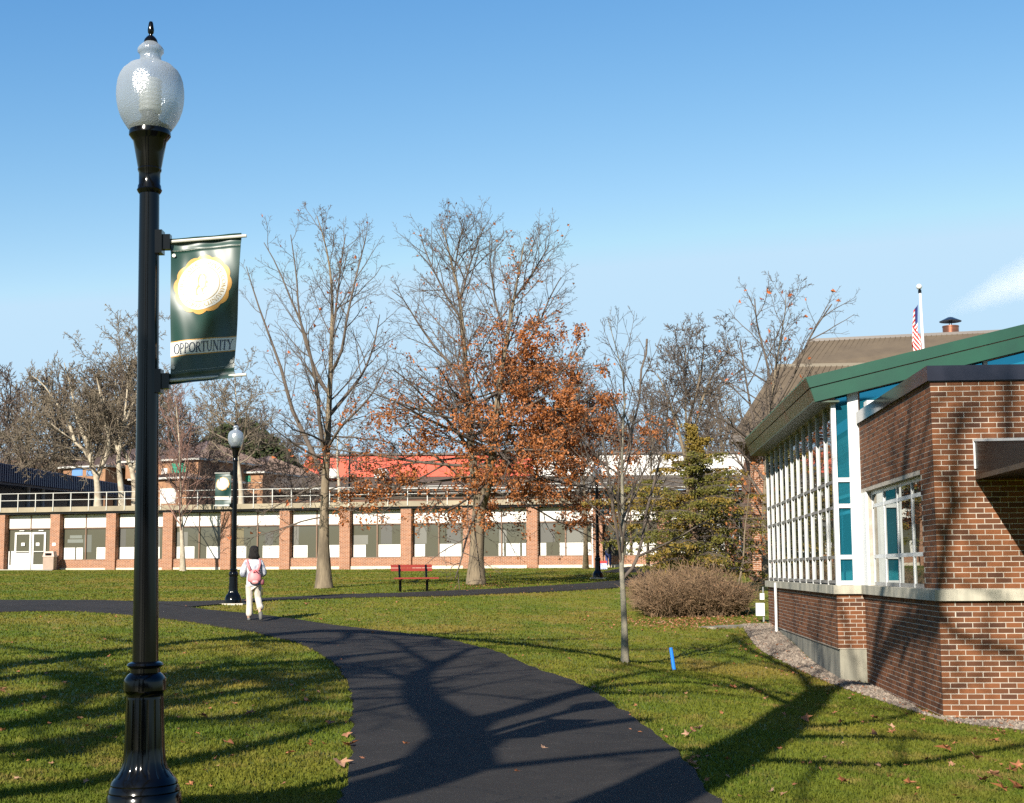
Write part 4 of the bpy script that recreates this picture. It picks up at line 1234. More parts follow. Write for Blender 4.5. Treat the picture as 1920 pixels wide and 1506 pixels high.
def lamp(label, loc, lean=(0, 0), group='black globe lamp posts', pad=True, rz=0):
    t = thing('lamp_post', label, 'lamp post', loc, rz, group)
    t.rotation_euler = (lean[0], lean[1], rz)
    kw = dict(parent=t, local=True, smooth=True)
    MB().lathe(prof(FOOT), 48).build('foot', M_BLACK, sharp=.5, **kw)
    MB().lathe(prof(FLUTE), 96, rfun=lambda r, z, th: r * (1 - .055 * (abs(math.sin(th * 8)) ** .5 < .55) * (1 if pz(1425) < z < pz(1312) else .6 if z < pz(1425) else 0))).build('fluted_base', M_BLACK, sharp=.4, **kw)
    MB().lathe(prof(BASE), 48).build('base_collar', M_BLACK, sharp=.5, **kw)
    MB().lathe(prof(POLE), 32).build('pole', M_BLACK, **kw)
    MB().lathe(prof(COL), 48).build('lamp_collar', M_BLACK, sharp=.5, **kw)
    g = MB().lathe(prof(GLO), 48).build('globe', M_GLOBE, **kw)
    MB().lathe(prof(PR), 24).build('finial', M_BLACK, sharp=.6, **kw)
    MB().lathe([(.085, pz(243)), (.085, pz(233)), (.06, pz(226)), (.05, pz(222)), (.05, pz(212)), (0, pz(212))], 24).build('socket', mat('lamp_socket', (.05, .05, .055), rough=.4), sharp=.5, **kw)
    bl = [(.045, pz(212))]
    for i in range(7):
        z = pz(212) + i * .030; bl += [(.062, z + .004), (.070, z + .015), (.062, z + .026)]
    bl += [(.03, pz(212) + .215), (0, pz(212) + .22)]
    MB().lathe(bl, 24).build('lamp_refractor', mat('frosted_glass', (.50, .49, .43), rough=.4), **kw)
    if pad:
        MB().box((-.30, -.30, -.35), (.30, .30, -.002)).build('pad', M_PAD, t, local=True)
    return t


near = lamp('large black lamp post in the foreground carrying the green OPPORTUNITY banner', LB, lean=(0, math.radians(-.85)))
near['group'] = 'black globe lamp posts'
L2 = P(437, 1131, 37.1)
lamp2 = lamp('black lamp post beside the walking person, with a green banner on its left', L2)
L3 = P(1121, 1083, 58)
lamp3 = lamp('black lamp post at the right edge of the oak, shaded, near the brick pillar', L3)
l4 = P(655, 940, 92); l4.z = ZD + .12
lamp4 = lamp('black lamp post up on the terrace in front of the coral red wall', l4, pad=False)
l5 = P(1139, 940, 112); l5.z = ZD + .12
lamp5 = lamp('small distant lamp post up on the terrace in front of the white wall', l5, pad=False)

# ---- lettering: stroke letters with serifs (unit height)
def arc(cx, cy, rx, ry, a0, a1, n=14):
    return [(cx + rx * math.cos(math.radians(a0 + (a1 - a0) * i / n)), cy + ry * math.sin(math.radians(a0 + (a1 - a0) * i / n))) for i in range(n + 1)]


T_, t_ = .14, .06
GLY = {
    'O': (.86, [(arc(.43, .5, .36, .47, 0, 360, 24), 'o')]),
    'P': (.66, [([(.16, 0), (.16, 1)], T_), ([(.16, .97)] + arc(.30, .73, .26, .24, 90, -90) + [(.16, .49)], .1)]),
    'R': (.74, [([(.16, 0), (.16, 1)], T_), ([(.16, .97)] + arc(.30, .74, .25, .23, 90, -90) + [(.16, .51)], .1), ([(.34, .5), (.66, 0)], T_)]),
    'T': (.70, [([(.35, 0), (.35, 1)], T_), ([(.03, .965), (.67, .965)], t_), ([(.04, 1), (.04, .8)], t_), ([(.66, 1), (.66, .8)], t_)]),
    'U': (.84, [([(.18, 1), (.18, .35)] + arc(.42, .32, .24, .3, 180, 360) + [(.66, .35), (.66, 1)], .11)]),
    'N': (.86, [([(.16, 0), (.16, 1)], t_), ([(.16, 1), (.70, 0)], T_), ([(.70, 0), (.70, 1)], t_)]),
    'I': (.36, [([(.18, 0), (.18, 1)], T_)]),
    'Y': (.76, [([(.08, 1), (.38, .45), (.38, 0)], T_), ([(.68, 1), (.38, .45)], t_)]),
    'H': (.84, [([(.17, 0), (.17, 1)], T_), ([(.67, 0), (.67, 1)], T_), ([(.17, .52), (.67, .52)], t_)]),
    'E': (.66, [([(.16, 0), (.16, 1)], T_), ([(.16, .97), (.56, .97)], t_), ([(.16, .52), (.48, .52)], t_), ([(.16, .03), (.58, .03)], t_)]),
    'K': (.78, [([(.16, 0), (.16, 1)], T_), ([(.62, 1), (.18, .45)], t_), ([(.30, .56), (.68, 0)], T_)]),
    'M': (1.0, [([(.14, 0), (.16, 1)], t_), ([(.16, 1), (.50, .05)], T_), ([(.50, .05), (.84, 1)], t_), ([(.84, 1), (.86, 0)], T_)]),
    'C': (.78, [(arc(.42, .5, .34, .47, 50, 310, 20), .12)]),
    'L': (.64, [([(.16, 0), (.16, 1)], T_), ([(.16, .03), (.58, .03)], t_)]),
    'G': (.84, [(arc(.42, .5, .34, .47, 50, 350, 20), .12), ([(.52, .45), (.76, .45)], t_)]),
    ' ': (.4, []),
}
SER = {'P': [.16], 'R': [.16], 'T': [.35], 'N': [.16], 'I': [.18], 'Y': [.38], 'H': [.17, .67], 'K': [.16], 'M': [.14, .86], 'E': [], 'L': []}
SERT = {'U': [.18, .66], 'N': [.16, .70], 'I': [.18], 'Y': [.08, .68], 'H': [.17, .67], 'K': [.16, .62], 'P': [], 'R': []}


def strokes(ch):
    """quads of one letter in its unit box"""
    wd, st = GLY[ch]; out = []
    segs = []
    for pts, th in st:
        for a, b_ in zip(pts, pts[1:]):
            if th == 'o':
                mx_ = abs((a[0] + b_[0]) / 2 - .43) / .36; k = .06 + .10 * mx_
            else: k = th
            segs.append((a, b_, k))
    for x in SER.get(ch, []): segs.append(((x - .15, .02), (x + .15, .02), .04))
    for x in SERT.get(ch, []): segs.append(((x - .14, .98), (x + .14, .98), .04))
    for a, b_, k in segs:
        d = Vector((b_[0] - a[0], b_[1] - a[1])); L = d.length
        if L < 1e-6: continue
        d /= L; n = Vector((-d.y, d.x)) * k * .5; e = d * k * .25
        A, Bv = Vector(a) - e, Vector(b_) + e
        out.append([A - n, Bv - n, Bv + n, A + n])
    return wd, out


def banner(parent, side, z_top, z_bot, x0, x1, skew_top, skew_bot, x1b, detail, yflip=-1):
    """a green cloth banner on two arms; side +1 right of the pole, -1 left (seen from the camera)"""
    def S(u, v, off=0.0):
        # u along the banner left to right, v from the top down
        if side > 0: xa, xb_ = x0, x1 + (x1b - x1) * v
        else: xa, xb_ = -x1, -x0
        x = xa + (xb_ - xa) * u
        zt = z_top + skew_top * u; zb2 = z_bot + skew_bot * u
        z = zt + (zb2 - zt) * v
        y = .020 * math.sin(u * 7 + v * 2.5) * math.sin(v * math.pi) + .010 * math.sin(u * 13 - v * 6) * (1 - abs(v - .5)) + .012 * math.sin(v * 9 + u * 2)
        y += .006 * math.cos((v - .04) * 60) * (v < .09) + .006 * math.cos((v - .96) * 60) * (v > .92)
        return (x, y - off, z)
    nu, nv = (48, 96) if detail else (6, 24)
    M_CL = mat('green_vinyl', (.005, .038, .030), (.004, .032, .025), 3, rough=.40, spec=.6)
    bn = thing('banner', None, 'banner', parent.location)
    bn.rotation_euler = parent.rotation_euler
    pts = [S(i / nu, j / nv) for j in range(nv + 1) for i in range(nu + 1)]
    n1 = len(pts); back = [(p[0], p[1] + .003, p[2]) for p in pts]
    f = [(j * (nu + 1) + i, (j + 1) * (nu + 1) + i, (j + 1) * (nu + 1) + i + 1, j * (nu + 1) + i + 1) for j in range(nv) for i in range(nu)]
    MB().add(pts, f).add(back, [q[::-1] for q in f]).build('cloth', M_CL, bn, local=True, smooth=True)
    W_, H_ = (x1 - x0), (z_top - z_bot)

    def patch(name, poly_uv, off, m_, grid=True, smooth=True):
        MB().add([S(u, v, off) for u, v in poly_uv], [tuple(range(len(poly_uv)))]).build(name, m_, bn, local=True)

    def fan(name, cu_, cv_, rf, off, m_, rings=10, n=96):
        v_ = [S(cu_, cv_, off)]; f_ = []
        for k in range(1, rings + 1):
            for i in range(n):
                th = 2 * math.pi * i / n; r = rf(th) * k / rings
                v_.append(S(cu_ + r * math.cos(th) / W_, cv_ - r * math.sin(th) / H_, off))
        for i in range(n):
            f_.append((0, 1 + (i + 1) % n, 1 + i))
            for k in range(rings - 1):
                a = 1 + k * n; b_ = 1 + (k + 1) * n
                f_.append((a + i, a + (i + 1) % n, b_ + (i + 1) % n, b_ + i))
        MB().add(v_, [q[::-1] for q in f_]).build(name, m_, bn, local=True, smooth=True)
    GOLD = mat('gold_print', (.50, .27, .07), rough=.45); WH = mat('white_print', (.60, .59, .55), rough=.5)
    GRY = mat('navy_print', (.02, .035, .07), rough=.5); FNT = mat('pale_gold_print', (.42, .31, .16), rough=.5)
    R0 = .43 * W_
    n_s = 12 if detail else 12
    if detail: rg, nn = 10, 144
    else: rg, nn = 4, 96
    fan('seal_edge', .475, .338, lambda th: R0 * (.93 + .07 * abs(math.cos(th * n_s / 2 + .3)) ** .8), .0022, GOLD, rg, nn)
    fan('seal_face', .475, .338, lambda th: R0 * .85, .0040, WH, rg, nn)

    def band(name, v0, v1, off, m_):
        n = 24; vs2 = [S(i / n, v0, off) for i in range(n + 1)] + [S(i / n, v1, off) for i in range(n + 1)]
        k = 1
        rows = 4; vs2 = [S(i / n, v0 + (v1 - v0) * r / rows, off) for r in range(rows + 1) for i in range(n + 1)]
        MB().add(vs2, [(r * (n + 1) + i, (r + 1) * (n + 1) + i, (r + 1) * (n + 1) + i + 1, r * (n + 1) + i + 1) for r in range(rows) for i in range(n)]).build(name, m_, bn, local=True, smooth=True)
    band('stripe_edge', .706, .812, .0022, GOLD); band('stripe', .713, .805, .0040, WH)
    if detail:
        txt = 'OPPORTUNITY'; tot = sum(GLY[c][0] for c in txt); hgt = .068; sc_ = (.90) / tot; x = .05
        mb = MB()
        for c in txt:
            wd, qs = strokes(c)
            for qd in qs: mb.add([S(x + p.x * sc_, .795 - p.y * hgt, .0055) for p in qd][::-1], [(0, 1, 2, 3)][::1])
            x += wd * sc_
        mb.build('lettering', GRY, bn, local=True)
        mb = MB(); ring = 'HERKIMER COUNTY COMMUNITY COLLEGE '; tot = sum(GLY[c][0] for c in ring); th = math.radians(188); hh = R0 * .12
        for c in ring:
            wd, qs = strokes(c); dth = 2 * math.pi * wd / tot
            for qd in qs:
                pp = []
                for p in qd:
                    a = th - dth * (p.x / wd); r = R0 * .66 + p.y * hh
                    pp.append(S(.475 + r * math.cos(a) / W_, .338 - r * math.sin(a) / H_, .0055))
                mb.add(pp[::-1], [(0, 1, 2, 3)])
            th -= dth
        mb.build('seal_lettering', FNT, bn, local=True)
        mb = MB()      # thin ring and a faint profile emblem
        for i in range(72):
            a0, a1 = 2 * math.pi * i / 72, 2 * math.pi * (i + 1) / 72
            for rr in (.58, ):
                pp = [(.475 + R0 * r * math.cos(a) / W_, .338 - R0 * r * math.sin(a) / H_) for r, a in ((rr, a0), (rr, a1), (rr + .02, a1), (rr + .02, a0))]
                mb.add([S(u, v, .0055) for u, v in pp], [(0, 1, 2, 3)])
        em = [(-.18, -.36), (.10, -.36), (.06, -.22), (.20, -.12), (.16, -.02), (.24, .04), (.16, .10), (.18, .24), (.08, .34), (-.08, .34), (-.16, .20), (-.12, .0), (-.20, -.14)]
        mb.add([S(.475 + R0 * a / W_, .338 - R0 * b_ / H_, .0055) for a, b_ in em], [tuple(range(len(em)))])
        mb.build('seal_emblem', FNT, bn, local=True)
        # stitched seams
        for v in (.085, .915):
            mb = MB()
            for i in range(48):
                u0, u1 = (i + .1) / 48, (i + .75) / 48
                mb.add([S(u0, v - .0012, .002), S(u0, v + .0012, .002), S(u1, v + .0012, .002), S(u1, v - .0012, .002)], [(0, 1, 2, 3)])
            mb.build('seam', mat('pale_thread', (.45, .46, .40), rough=.7), bn, local=True)
        for u, v in ((.045, .115), (.045, .885), (.955, .885)):
            p = S(u, v, .004); q = [(p[0] + .011 * math.cos(a), p[1], p[2] + .011 * math.sin(a)) for a in [i * math.pi / 6 for i in range(12)]]
            MB().tube([p, (p[0], p[1] - .004, p[2])], .011, 12).build('grommet', M_RAIL, bn, local=True)
    return bn, S


def arms(parent, side, zs_, x1, skew):
    for z in zs_:
        MB().box((side * .05 - .035, -.04, z - .07), (side * .05 + .035, .04, z + .07)).build('arm_bracket', M_BLACK, parent, local=True)
        MB().box((side * .10 - .03, -.025, z - .045), (side * .10 + .03, .025, z + .045)).build('arm_bracket', M_BLACK, parent, local=True)
        MB().tube([(side * .08, 0, z), (side * (x1 + .03), 0, z + skew)], .010, 8).build('arm', M_RAIL, parent, local=True)


zt, zb1 = pz(449), pz(722)
bn, S1 = banner(near, 1, zt, zb1, .128, .548, .030, .030, .505, True)
tag(bn, 'green vinyl banner with white college seal and the word OPPORTUNITY on the foreground lamp post', 'banner', 'green seal banners on lamp posts')
arms(near, 1, (zt - .02, zb1 + .02), .55, .03)
bn2, _ = banner(lamp2, -1, zt, zb1, .10, .51, 0, 0, .51, False)
tag(bn2, 'green banner with a blank looking white seal hanging left of the second lamp post', 'banner', 'green seal banners on lamp posts')
arms(lamp2, -1, (zt - .02, zb1 + .02), .50, 0)
bn3, _ = banner(lamp3, 1, zt, zb1, .10, .51, 0, 0, .51, False)
tag(bn3, 'shaded green banner on the lamp post at the right edge of the oak', 'banner', 'green seal banners on lamp posts')
arms(lamp3, 1, (zt - .02, zb1 + .02), .50, 0)

# ================================================================== BENCH
bp = G(757, 1110); bq = G(792, 1109)
bench = thing('park_bench', 'red slatted park bench on black pedestals beside the cross path', 'bench', Vector((bp.x + .3, bp.y, bp.z)), math.radians(12))
M_REDW = mat('red_painted_wood', (.26, .026, .016), (.20, .020, .013), 8, rough=.5, stretch=(1, 8, 8))
bw = .64
for i, y in enumerate((-.30, -.15, 0.0)):
    MB().box((-bw + .03, y - .065, .40), (bw + .10, y + .065, .445)).build('seat_slat', M_REDW, bench, local=True)
for z in (.64, .745):
    mb = MB(); dy = (z - .44) * .28
    mb.box((-bw - .04, .14 + dy, z), (bw - .02, .18 + dy, z + .095)); mb.build('back_slat', M_REDW, bench, local=True)
for x in (-.42, .42):
    MB().box((x - .04, -.08, -.25), (x + .04, 0, .36)).build('leg', M_BLACK, bench, local=True)
    MB().box((x - .03, -.34, .36), (x + .03, .10, .398)).build('seat_support', M_BLACK, bench, local=True)
    MB().poly([(x - .03, .03, .37), (x - .03, .10, .37), (x - .03, .265, .84), (x - .03, .225, .84)], (.06, 0, 0)).build('back_support', M_BLACK, bench, local=True, fix=True)
ps = G(800, 1112)

# ================================================================== TRASH BIN
tb = P(93, 1067, 82.6); zt0 = H(tb.x, tb.y) + .03
bin_ = thing('litter_bin', 'square tan litter bin with sloping hood beside the white double doors', 'bin', (tb.x, tb.y, zt0))
M_BIN = mat('tan_bin', (.36, .26, .20), (.30, .22, .17), 3, rough=.8)
MB().box((-.30, -.30, 0), (.30, .30, .72)).build('body', M_BIN, bin_, local=True)
MB().hexa([(-.33, -.33, .725), (.33, -.33, .725), (.33, .33, .725), (-.33, .33, .725)], [(-.26, -.26, 1.03), (.26, -.26, 1.03), (.26, .26, 1.03), (-.26, .26, 1.03)]).build('hood', mat('pink_tan_hood', (.50, .36, .30), rough=.7), bin_, local=True, fix=True)
MB().box((-.17, -.345, .80), (.17, -.29, .93)).build('opening', M_BLACK, bin_, local=True)

# blue stake in the lawn
sk = G(1265, 1257)
st_ = MB().tube([sk + Vector((0, 0, -.05)), sk + Vector((-.055, 0, .36))], [.032, .028], 8).build('marker_stake', mat('blue_stake_paint', (.01, .16, .60), rough=.5))
tag(st_, 'short bright blue marker stake leaning in the lawn near the young tree', 'stake')


# ================================================================== PEOPLE
def skin(name, vs, es, rad, m_, parent, root=0, sub=2):
    me = bpy.data.meshes.new(name); bm = bmesh.new(); lay = bm.verts.layers.skin.verify()
    bv = []
    for i, (v, r) in enumerate(zip(vs, rad)):
        q = bm.verts.new(v); q[lay].radius = (r, r) if not isinstance(r, tuple) else r; q[lay].use_root = (i == root); bv.append(q)
    for a, b_ in es: bm.edges.new((bv[a], bv[b_]))
    bm.to_mesh(me); bm.free(); me.materials.append(m_)
    o = bpy.data.objects.new(name, me); col.objects.link(o); o.parent = parent
    sm = o.modifiers.new('skin', 'SKIN'); sm.use_smooth_shade = True
    ss = o.modifiers.new('sub', 'SUBSURF'); ss.levels = sub; ss.render_levels = sub
    return o


M_SKIN = mat('skin', (.50, .30, .21), rough=.55)
M_HAIR = mat('black_hair', (.006, .005, .005), (.016, .012, .010), 40, rough=.65, stretch=(6, 6, 1), bump=.8, bscale=60, spec=.25)
M_JKT = mat('pale_denim', (.50, .51, .54), (.22, .24, .29), 8, rough=.9, bump=1.0, bscale=14, sharp=(.46, .60))
M_TRS = mat('cream_trousers', (.56, .51, .43), (.44, .40, .34), 6, rough=.85, bump=1.0, bscale=12, stretch=(1, 1, .4))
M_PINK = mat('pink_nylon', (.56, .22, .22), (.44, .15, .16), 9, rough=.55)
M_SHOE = mat('grey_shoe', (.10, .095, .085), rough=.7)
pf = G(474, 1165)
per = thing('person', 'person with long black hair walking away in a pale jacket, cream trousers and pink backpack', 'person', pf, math.radians(4))
# body: pelvis 0 spine chest neck head ...
bvs = [(0, 0, .86), (0, .01, 1.0), (0, .03, 1.18), (0, .04, 1.33), (0, .06, 1.40), (0, .075, 1.47), (0, .08, 1.54),
       (-.16, .03, 1.29), (-.215, 0, 1.08), (-.12, .20, 1.06), (-.05, .29, 1.10),
       (.16, .03, 1.29), (.20, .03, 1.07), (.14, .22, 1.04), (.06, .29, 1.08),
       (-.085, 0, .80), (-.085, .03, .46), (-.09, -.01, .09), (-.095, .12, .03),
       (.085, .0, .80), (.11, .03, .47), (.175, -.26, .24), (.19, -.30, .12)]
bes = [(0, 1), (1, 2), (2, 3), (3, 4), (4, 5), (5, 6), (3, 7), (7, 8), (8, 9), (9, 10), (3, 11), (11, 12), (12, 13), (13, 14), (0, 15), (15, 16), (16, 17), (17, 18), (0, 19), (19, 20), (20, 21), (21, 22)]
brd = [.11, .095, .11, .07, .042, .07, .078, .05, .036, .028, .03, .05, .036, .028, .03, .075, .05, .034, .03, .075, .05, .034, .03]
skin('body', bvs, bes, brd, M_SKIN, per)
jv = [(0, -.01, .74), (0, .0, .92), (0, .02, 1.12), (0, .035, 1.27), (0, .045, 1.34), (-.15, .03, 1.27), (-.22, .0, 1.14), (-.25, .0, 1.01), (-.19, .12, 1.01), (-.11, .22, 1.05), (.14, .03, 1.27), (.20, .02, 1.14), (.235, .03, 1.02), (.18, .14, 1.01), (.11, .24, 1.04)]
je = [(0, 1), (1, 2), (2, 3), (3, 4), (3, 5), (5, 6), (6, 7), (7, 8), (8, 9), (3, 10), (10, 11), (11, 12), (12, 13), (13, 14)]
jr = [(.185, .15), (.165, .135), (.165, .125), (.13, .10), (.075, .07), .09, .078, .068, .060, .052, .09, .078, .068, .060, .052]
skin('jacket', jv, je, jr, M_JKT, per, root=1)
tv = [(0, 0, .86), (-.085, 0, .74), (-.085, .02, .58), (-.08, .03, .44), (-.08, .01, .24), (-.075, 0, .08), (.09, 0, .74), (.10, .03, .58), (.105, .05, .48), (.15, -.10, .36), (.19, -.24, .27)]
te = [(0, 1), (1, 2), (2, 3), (3, 4), (4, 5), (0, 6), (6, 7), (7, 8), (8, 9), (9, 10)]
skin('trousers', tv, te, [.13, .098, .085, .074, .076, .092, .098, .085, .078, .074, .088], M_TRS, per)
skin('shoe', [(-.08, -.05, .045), (-.085, .06, .045), (-.09, .17, .035)], [(0, 1), (1, 2)], [.045, .045, .035], M_SHOE, per, sub=1)
skin('shoe', [(.195, -.27, .21), (.205, -.33, .13), (.21, -.33, .03)], [(0, 1), (1, 2)], [.05, .05, .042], M_SHOE, per, sub=1)
hair_prof = [(0, 1.655), (.045, 1.648), (.075, 1.628), (.094, 1.59), (.100, 1.55), (.103, 1.50), (.112, 1.45), (.124, 1.41), (.118, 1.375), (.08, 1.355), (.03, 1.35), (0, 1.35)]


def hair(parent, k=1.0, zmin=0):
    pr_ = [(r * k, z) for r, z in hair_prof if z > zmin]
    MB().lathe(pr_, 24, (0, .035, 0), rfun=lambda r, z, th: r * (1 - .30 * max(0, math.sin(th))) * (1 + .06 * math.sin(th * 7 + z * 24) + .05 * math.sin(th * 3 + z * 9))).build('hair', M_HAIR, parent, local=True, smooth=True)


hair(per)
bpk = thing('backpack', 'pink backpack hanging low on the walking person\'s back', 'backpack', pf + Vector((.06, -.17, .70)), math.radians(6))
skin('bag', [(0, -.03, .13), (.0, -.04, .24), (-.01, -.03, .34), (-.02, .0, .43)], [(0, 1), (1, 2), (2, 3)], [(.175, .11), (.17, .11), (.14, .095), (.085, .06)], M_PINK, bpk, sub=2)
skin('pocket', [(.02, -.15, .10), (.02, -.155, .21)], [(0, 1)], [(.10, .05), (.085, .04)], mat('light_pink_nylon', (.60, .27, .27), (.5, .2, .2), 20, rough=.5), bpk, sub=2)
skin('side_pocket', [(.165, -.02, .08), (.17, -.02, .22)], [(0, 1)], [.05, .045], mat('maroon_nylon', (.16, .04, .05), rough=.6), bpk, sub=1)
MB().tube([(.15, -.03, .05), (.175, -.03, .0), (.18, -.03, -.14)], .010, 6).build('strap', mat('strap_black', (.03, .02, .02), rough=.6), bpk, local=True, smooth=True)
MB().tube([(-.10, .02, .40), (-.16, .08, .54), (-.17, .17, .64), (-.15, .24, .62)], [.028, .03, .028, .02], 8).build('strap', M_PINK, bpk, local=True, smooth=True)
MB().tube([(.07, .02, .40), (.10, .08, .54), (.09, .17, .64), (.08, .24, .62)], [.028, .03, .028, .02], 8).build('strap', M_PINK, bpk, local=True, smooth=True)
MB().tube([(-.02, -.12, .36), (.02, -.15, .41), (.07, -.13, .36)], .012, 6).build('top_handle', mat('red_loop', (.5, .03, .04), rough=.5), bpk, local=True, smooth=True)

# distant person by the windows
wp = P(1141, 1062, 75.6); wp.z = H(wp.x, wp.y) + .02
p2 = thing('person', 'distant person in black coat and blue trousers by the windows beyond the shaded lamp post', 'person', wp)
M_COAT = mat('black_coat', (.014, .014, .016), rough=.8); M_JEAN = mat('blue_jeans', (.03, .05, .16), rough=.85)
st2 = [(x, y, z) for x, y, z in bvs]; st2[19:] = [(.085, 0, .80), (.09, .03, .46), (.095, 0, .09), (.10, .12, .03)]; st2[8:11] = [(-.21, .02, 1.05), (-.2, .06, .85), (-.19, .09, .78)]; st2[12:15] = [(.22, .0, 1.06), (.30, -.12, .95), (.34, -.18, .95)]
skin('body', st2, bes, brd, M_SKIN, p2, sub=1)
skin('coat', [(0, 0, .74), (0, 0, .9), (0, .03, 1.18), (0, .04, 1.31), (-.15, .03, 1.29), (-.21, .02, 1.06), (-.2, .05, .88), (.15, .03, 1.29), (.22, 0, 1.06), (.29, -.11, .96)], [(0, 1), (1, 2), (2, 3), (3, 4), (4, 5), (5, 6), (3, 7), (7, 8), (8, 9)],
     [.17, .16, .155, .10, .08, .06, .052, .08, .06, .052], M_COAT, p2, root=1, sub=1)
skin('trousers', [(0, 0, .9), (-.09, 0, .78), (-.09, .02, .44), (-.09, 0, .07), (.09, 0, .78), (.09, .02, .44), (.09, 0, .07)], [(0, 1), (1, 2), (2, 3), (0, 4), (4, 5), (5, 6)], [.125, .095, .075, .065, .095, .075, .065], M_JEAN, p2, sub=1)
hair(p2, .95)
skin('shoe', [(-.09, -.04, .045), (-.10, .14, .035)], [(0, 1)], [.045, .035], M_SHOE, p2, sub=1)
skin('shoe', [(.09, -.04, .045), (.10, .14, .035)], [(0, 1)], [.045, .035], M_SHOE, p2, sub=1)
rb = P(1131, 1060, 73.0); rb.z = H(rb.x, rb.y)
bag = thing('shopping_bag', 'white and blue bag with a red band on the ground behind the shaded lamp post', 'bag', rb)
MB().hexa([(-.20, -.10, 0), (.20, -.10, 0), (.20, .10, 0), (-.20, .10, 0)], [(-.17, -.08, .30), (.17, -.08, .30), (.17, .08, .30), (-.17, .08, .30)]).build('body', mat('pale_blue_bag', (.55, .6, .75), (.12, .16, .4), 5, rough=.6), bag, local=True, fix=True)
MB().box((-.18, -.10, .31), (.18, .10, .42)).build('band', mat('red_band', (.6, .03, .03), rough=.5), bag, local=True)

# ================================================================== TREES
def tubes(brs, sides):
    """many tapered tubes as one vertex/triangle array"""
    groups = {}
    for pts, rad in brs: groups.setdefault(len(pts), []).append((pts, rad))
    V = []; Fc = []; base = 0
    for n, g in groups.items():
        Pn = np.array([[tuple(q) for q in p] for p, _ in g]); Rn = np.array([r for _, r in g])
        Tn = np.empty_like(Pn); Tn[:, 1:-1] = Pn[:, 2:] - Pn[:, :-2]; Tn[:, 0] = Pn[:, 1] - Pn[:, 0]; Tn[:, -1] = Pn[:, -1] - Pn[:, -2]
        Tn /= np.linalg.norm(Tn, axis=2, keepdims=True) + 1e-9
        mean = Tn.mean(1, keepdims=True); ref = np.where(np.abs(mean[..., 2:3]) < .8, np.array([[[0, 0, 1.]]]), np.array([[[1., 0, 0]]]))
        A = np.cross(Tn, ref); A /= np.linalg.norm(A, axis=2, keepdims=True) + 1e-9
        Bn = np.cross(A, Tn)
        th = np.arange(sides) * 2 * np.pi / sides
        v = Pn[:, :, None] + (A[:, :, None] * np.cos(th)[None, None, :, None] + Bn[:, :, None] * np.sin(th)[None, None, :, None]) * Rn[:, :, None, None]
        m = len(g); V.append(v.reshape(-1, 3))
        i, j, k = np.meshgrid(np.arange(m), np.arange(n - 1), np.arange(sides), indexing='ij')
        a = base + (i * n + j) * sides + k; b = base + (i * n + j) * sides + (k + 1) % sides
        Fc.append(np.stack([a, b, b + sides, a + sides], -1).reshape(-1, 4)); base += m * n * sides
    return np.concatenate(V), np.concatenate(Fc)


class Tree:
    def __init__(s, seed):
        s.r = random.Random(seed); s.b = {}; s.tips = []

    def add(s, lvl, pts, rad): s.b.setdefault(lvl, []).append((pts, rad))

    def grow(s, p, d, L, r, lvl, c):
        R = s.r
        seg = c['seg'][lvl]; st = L / seg; wig = c['wig'][lvl]; tr = c['trop'][lvl]
        pts = [p.copy()]; d = d.normalized()
        for i in range(seg):
            d = (d + Vector((R.gauss(0, wig), R.gauss(0, wig), R.gauss(0, wig) + tr))).normalized()
            p = p + d * st; pts.append(p)
        r1 = max(r * c['tip'], c['rmin'] * .7)
        rad = [r + (r1 - r) * i / seg for i in range(seg + 1)]
        s.add(lvl, pts, rad)
        if lvl >= c['max']: s.tips.append((pts[-1], d)); s.tips.append((pts[len(pts) // 2], d)); return
        s.children(pts, rad, L, lvl, c)

    def children(s, pts, rad, L, lvl, c, t0=None, t1=.97, Lf=None, nmul=1.0):
        R = s.r
        n = max(1, int(c['n'][lvl] * nmul * R.uniform(.85, 1.15))); seg = len(pts) - 1; az = R.uniform(0, 6.28)
        t0 = c['t0'][lvl] if t0 is None else t0
        for k in range(n):
            t = t0 + (t1 - t0) * (k + R.random()) / n; x = t * seg; i = min(int(x), seg - 1); u = x - i
            p = pts[i].lerp(pts[i + 1], u); ax = (pts[i + 1] - pts[i]).normalized(); rr = rad[i] + (rad[i + 1] - rad[i]) * u
            az += 2.4 + R.gauss(0, .4)
            ref = Vector((0, 0, 1)) if abs(ax.z) < .9 else Vector((1, 0, 0)); a = ax.cross(ref).normalized(); b = ax.cross(a)
            ang = math.radians(c['ang'][lvl] + R.gauss(0, 8)) * (1.0 + c.get('angt', 0) * (.5 - t))
            d = ax * math.cos(ang) + (a * math.cos(az) + b * math.sin(az)) * math.sin(ang)
            Lc = (Lf(t) if Lf else L * c['lr'][lvl] * (1.15 - .65 * t)) * R.uniform(.7, 1.2)
            rc = max(min(rr * .68, Lc * c['rl'] * 1.2), c['rmin'])
            s.grow(p, d, Lc, rc, lvl + 1, c)

    def parts(s, o, barkm, twigm, sides=(9, 6, 4, 3, 3, 3), ntr=1, loc=None):
        lv = sorted(s.b)
        trk = [x for l in lv if l < ntr for x in s.b[l]]
        v, f = tubes(trk, 10); fast_mesh('trunk', v, f, barkm, parent=o, smooth=True)
        V = []; Fc = []; n = 0
        for l in lv:
            if l < ntr: continue
            v, f = tubes(s.b[l], sides[min(l, 5)]); V.append(v); Fc.append(f + n); n += len(v)
        if V: fast_mesh('crown', np.concatenate(V), np.concatenate(Fc), twigm, parent=o, smooth=True)


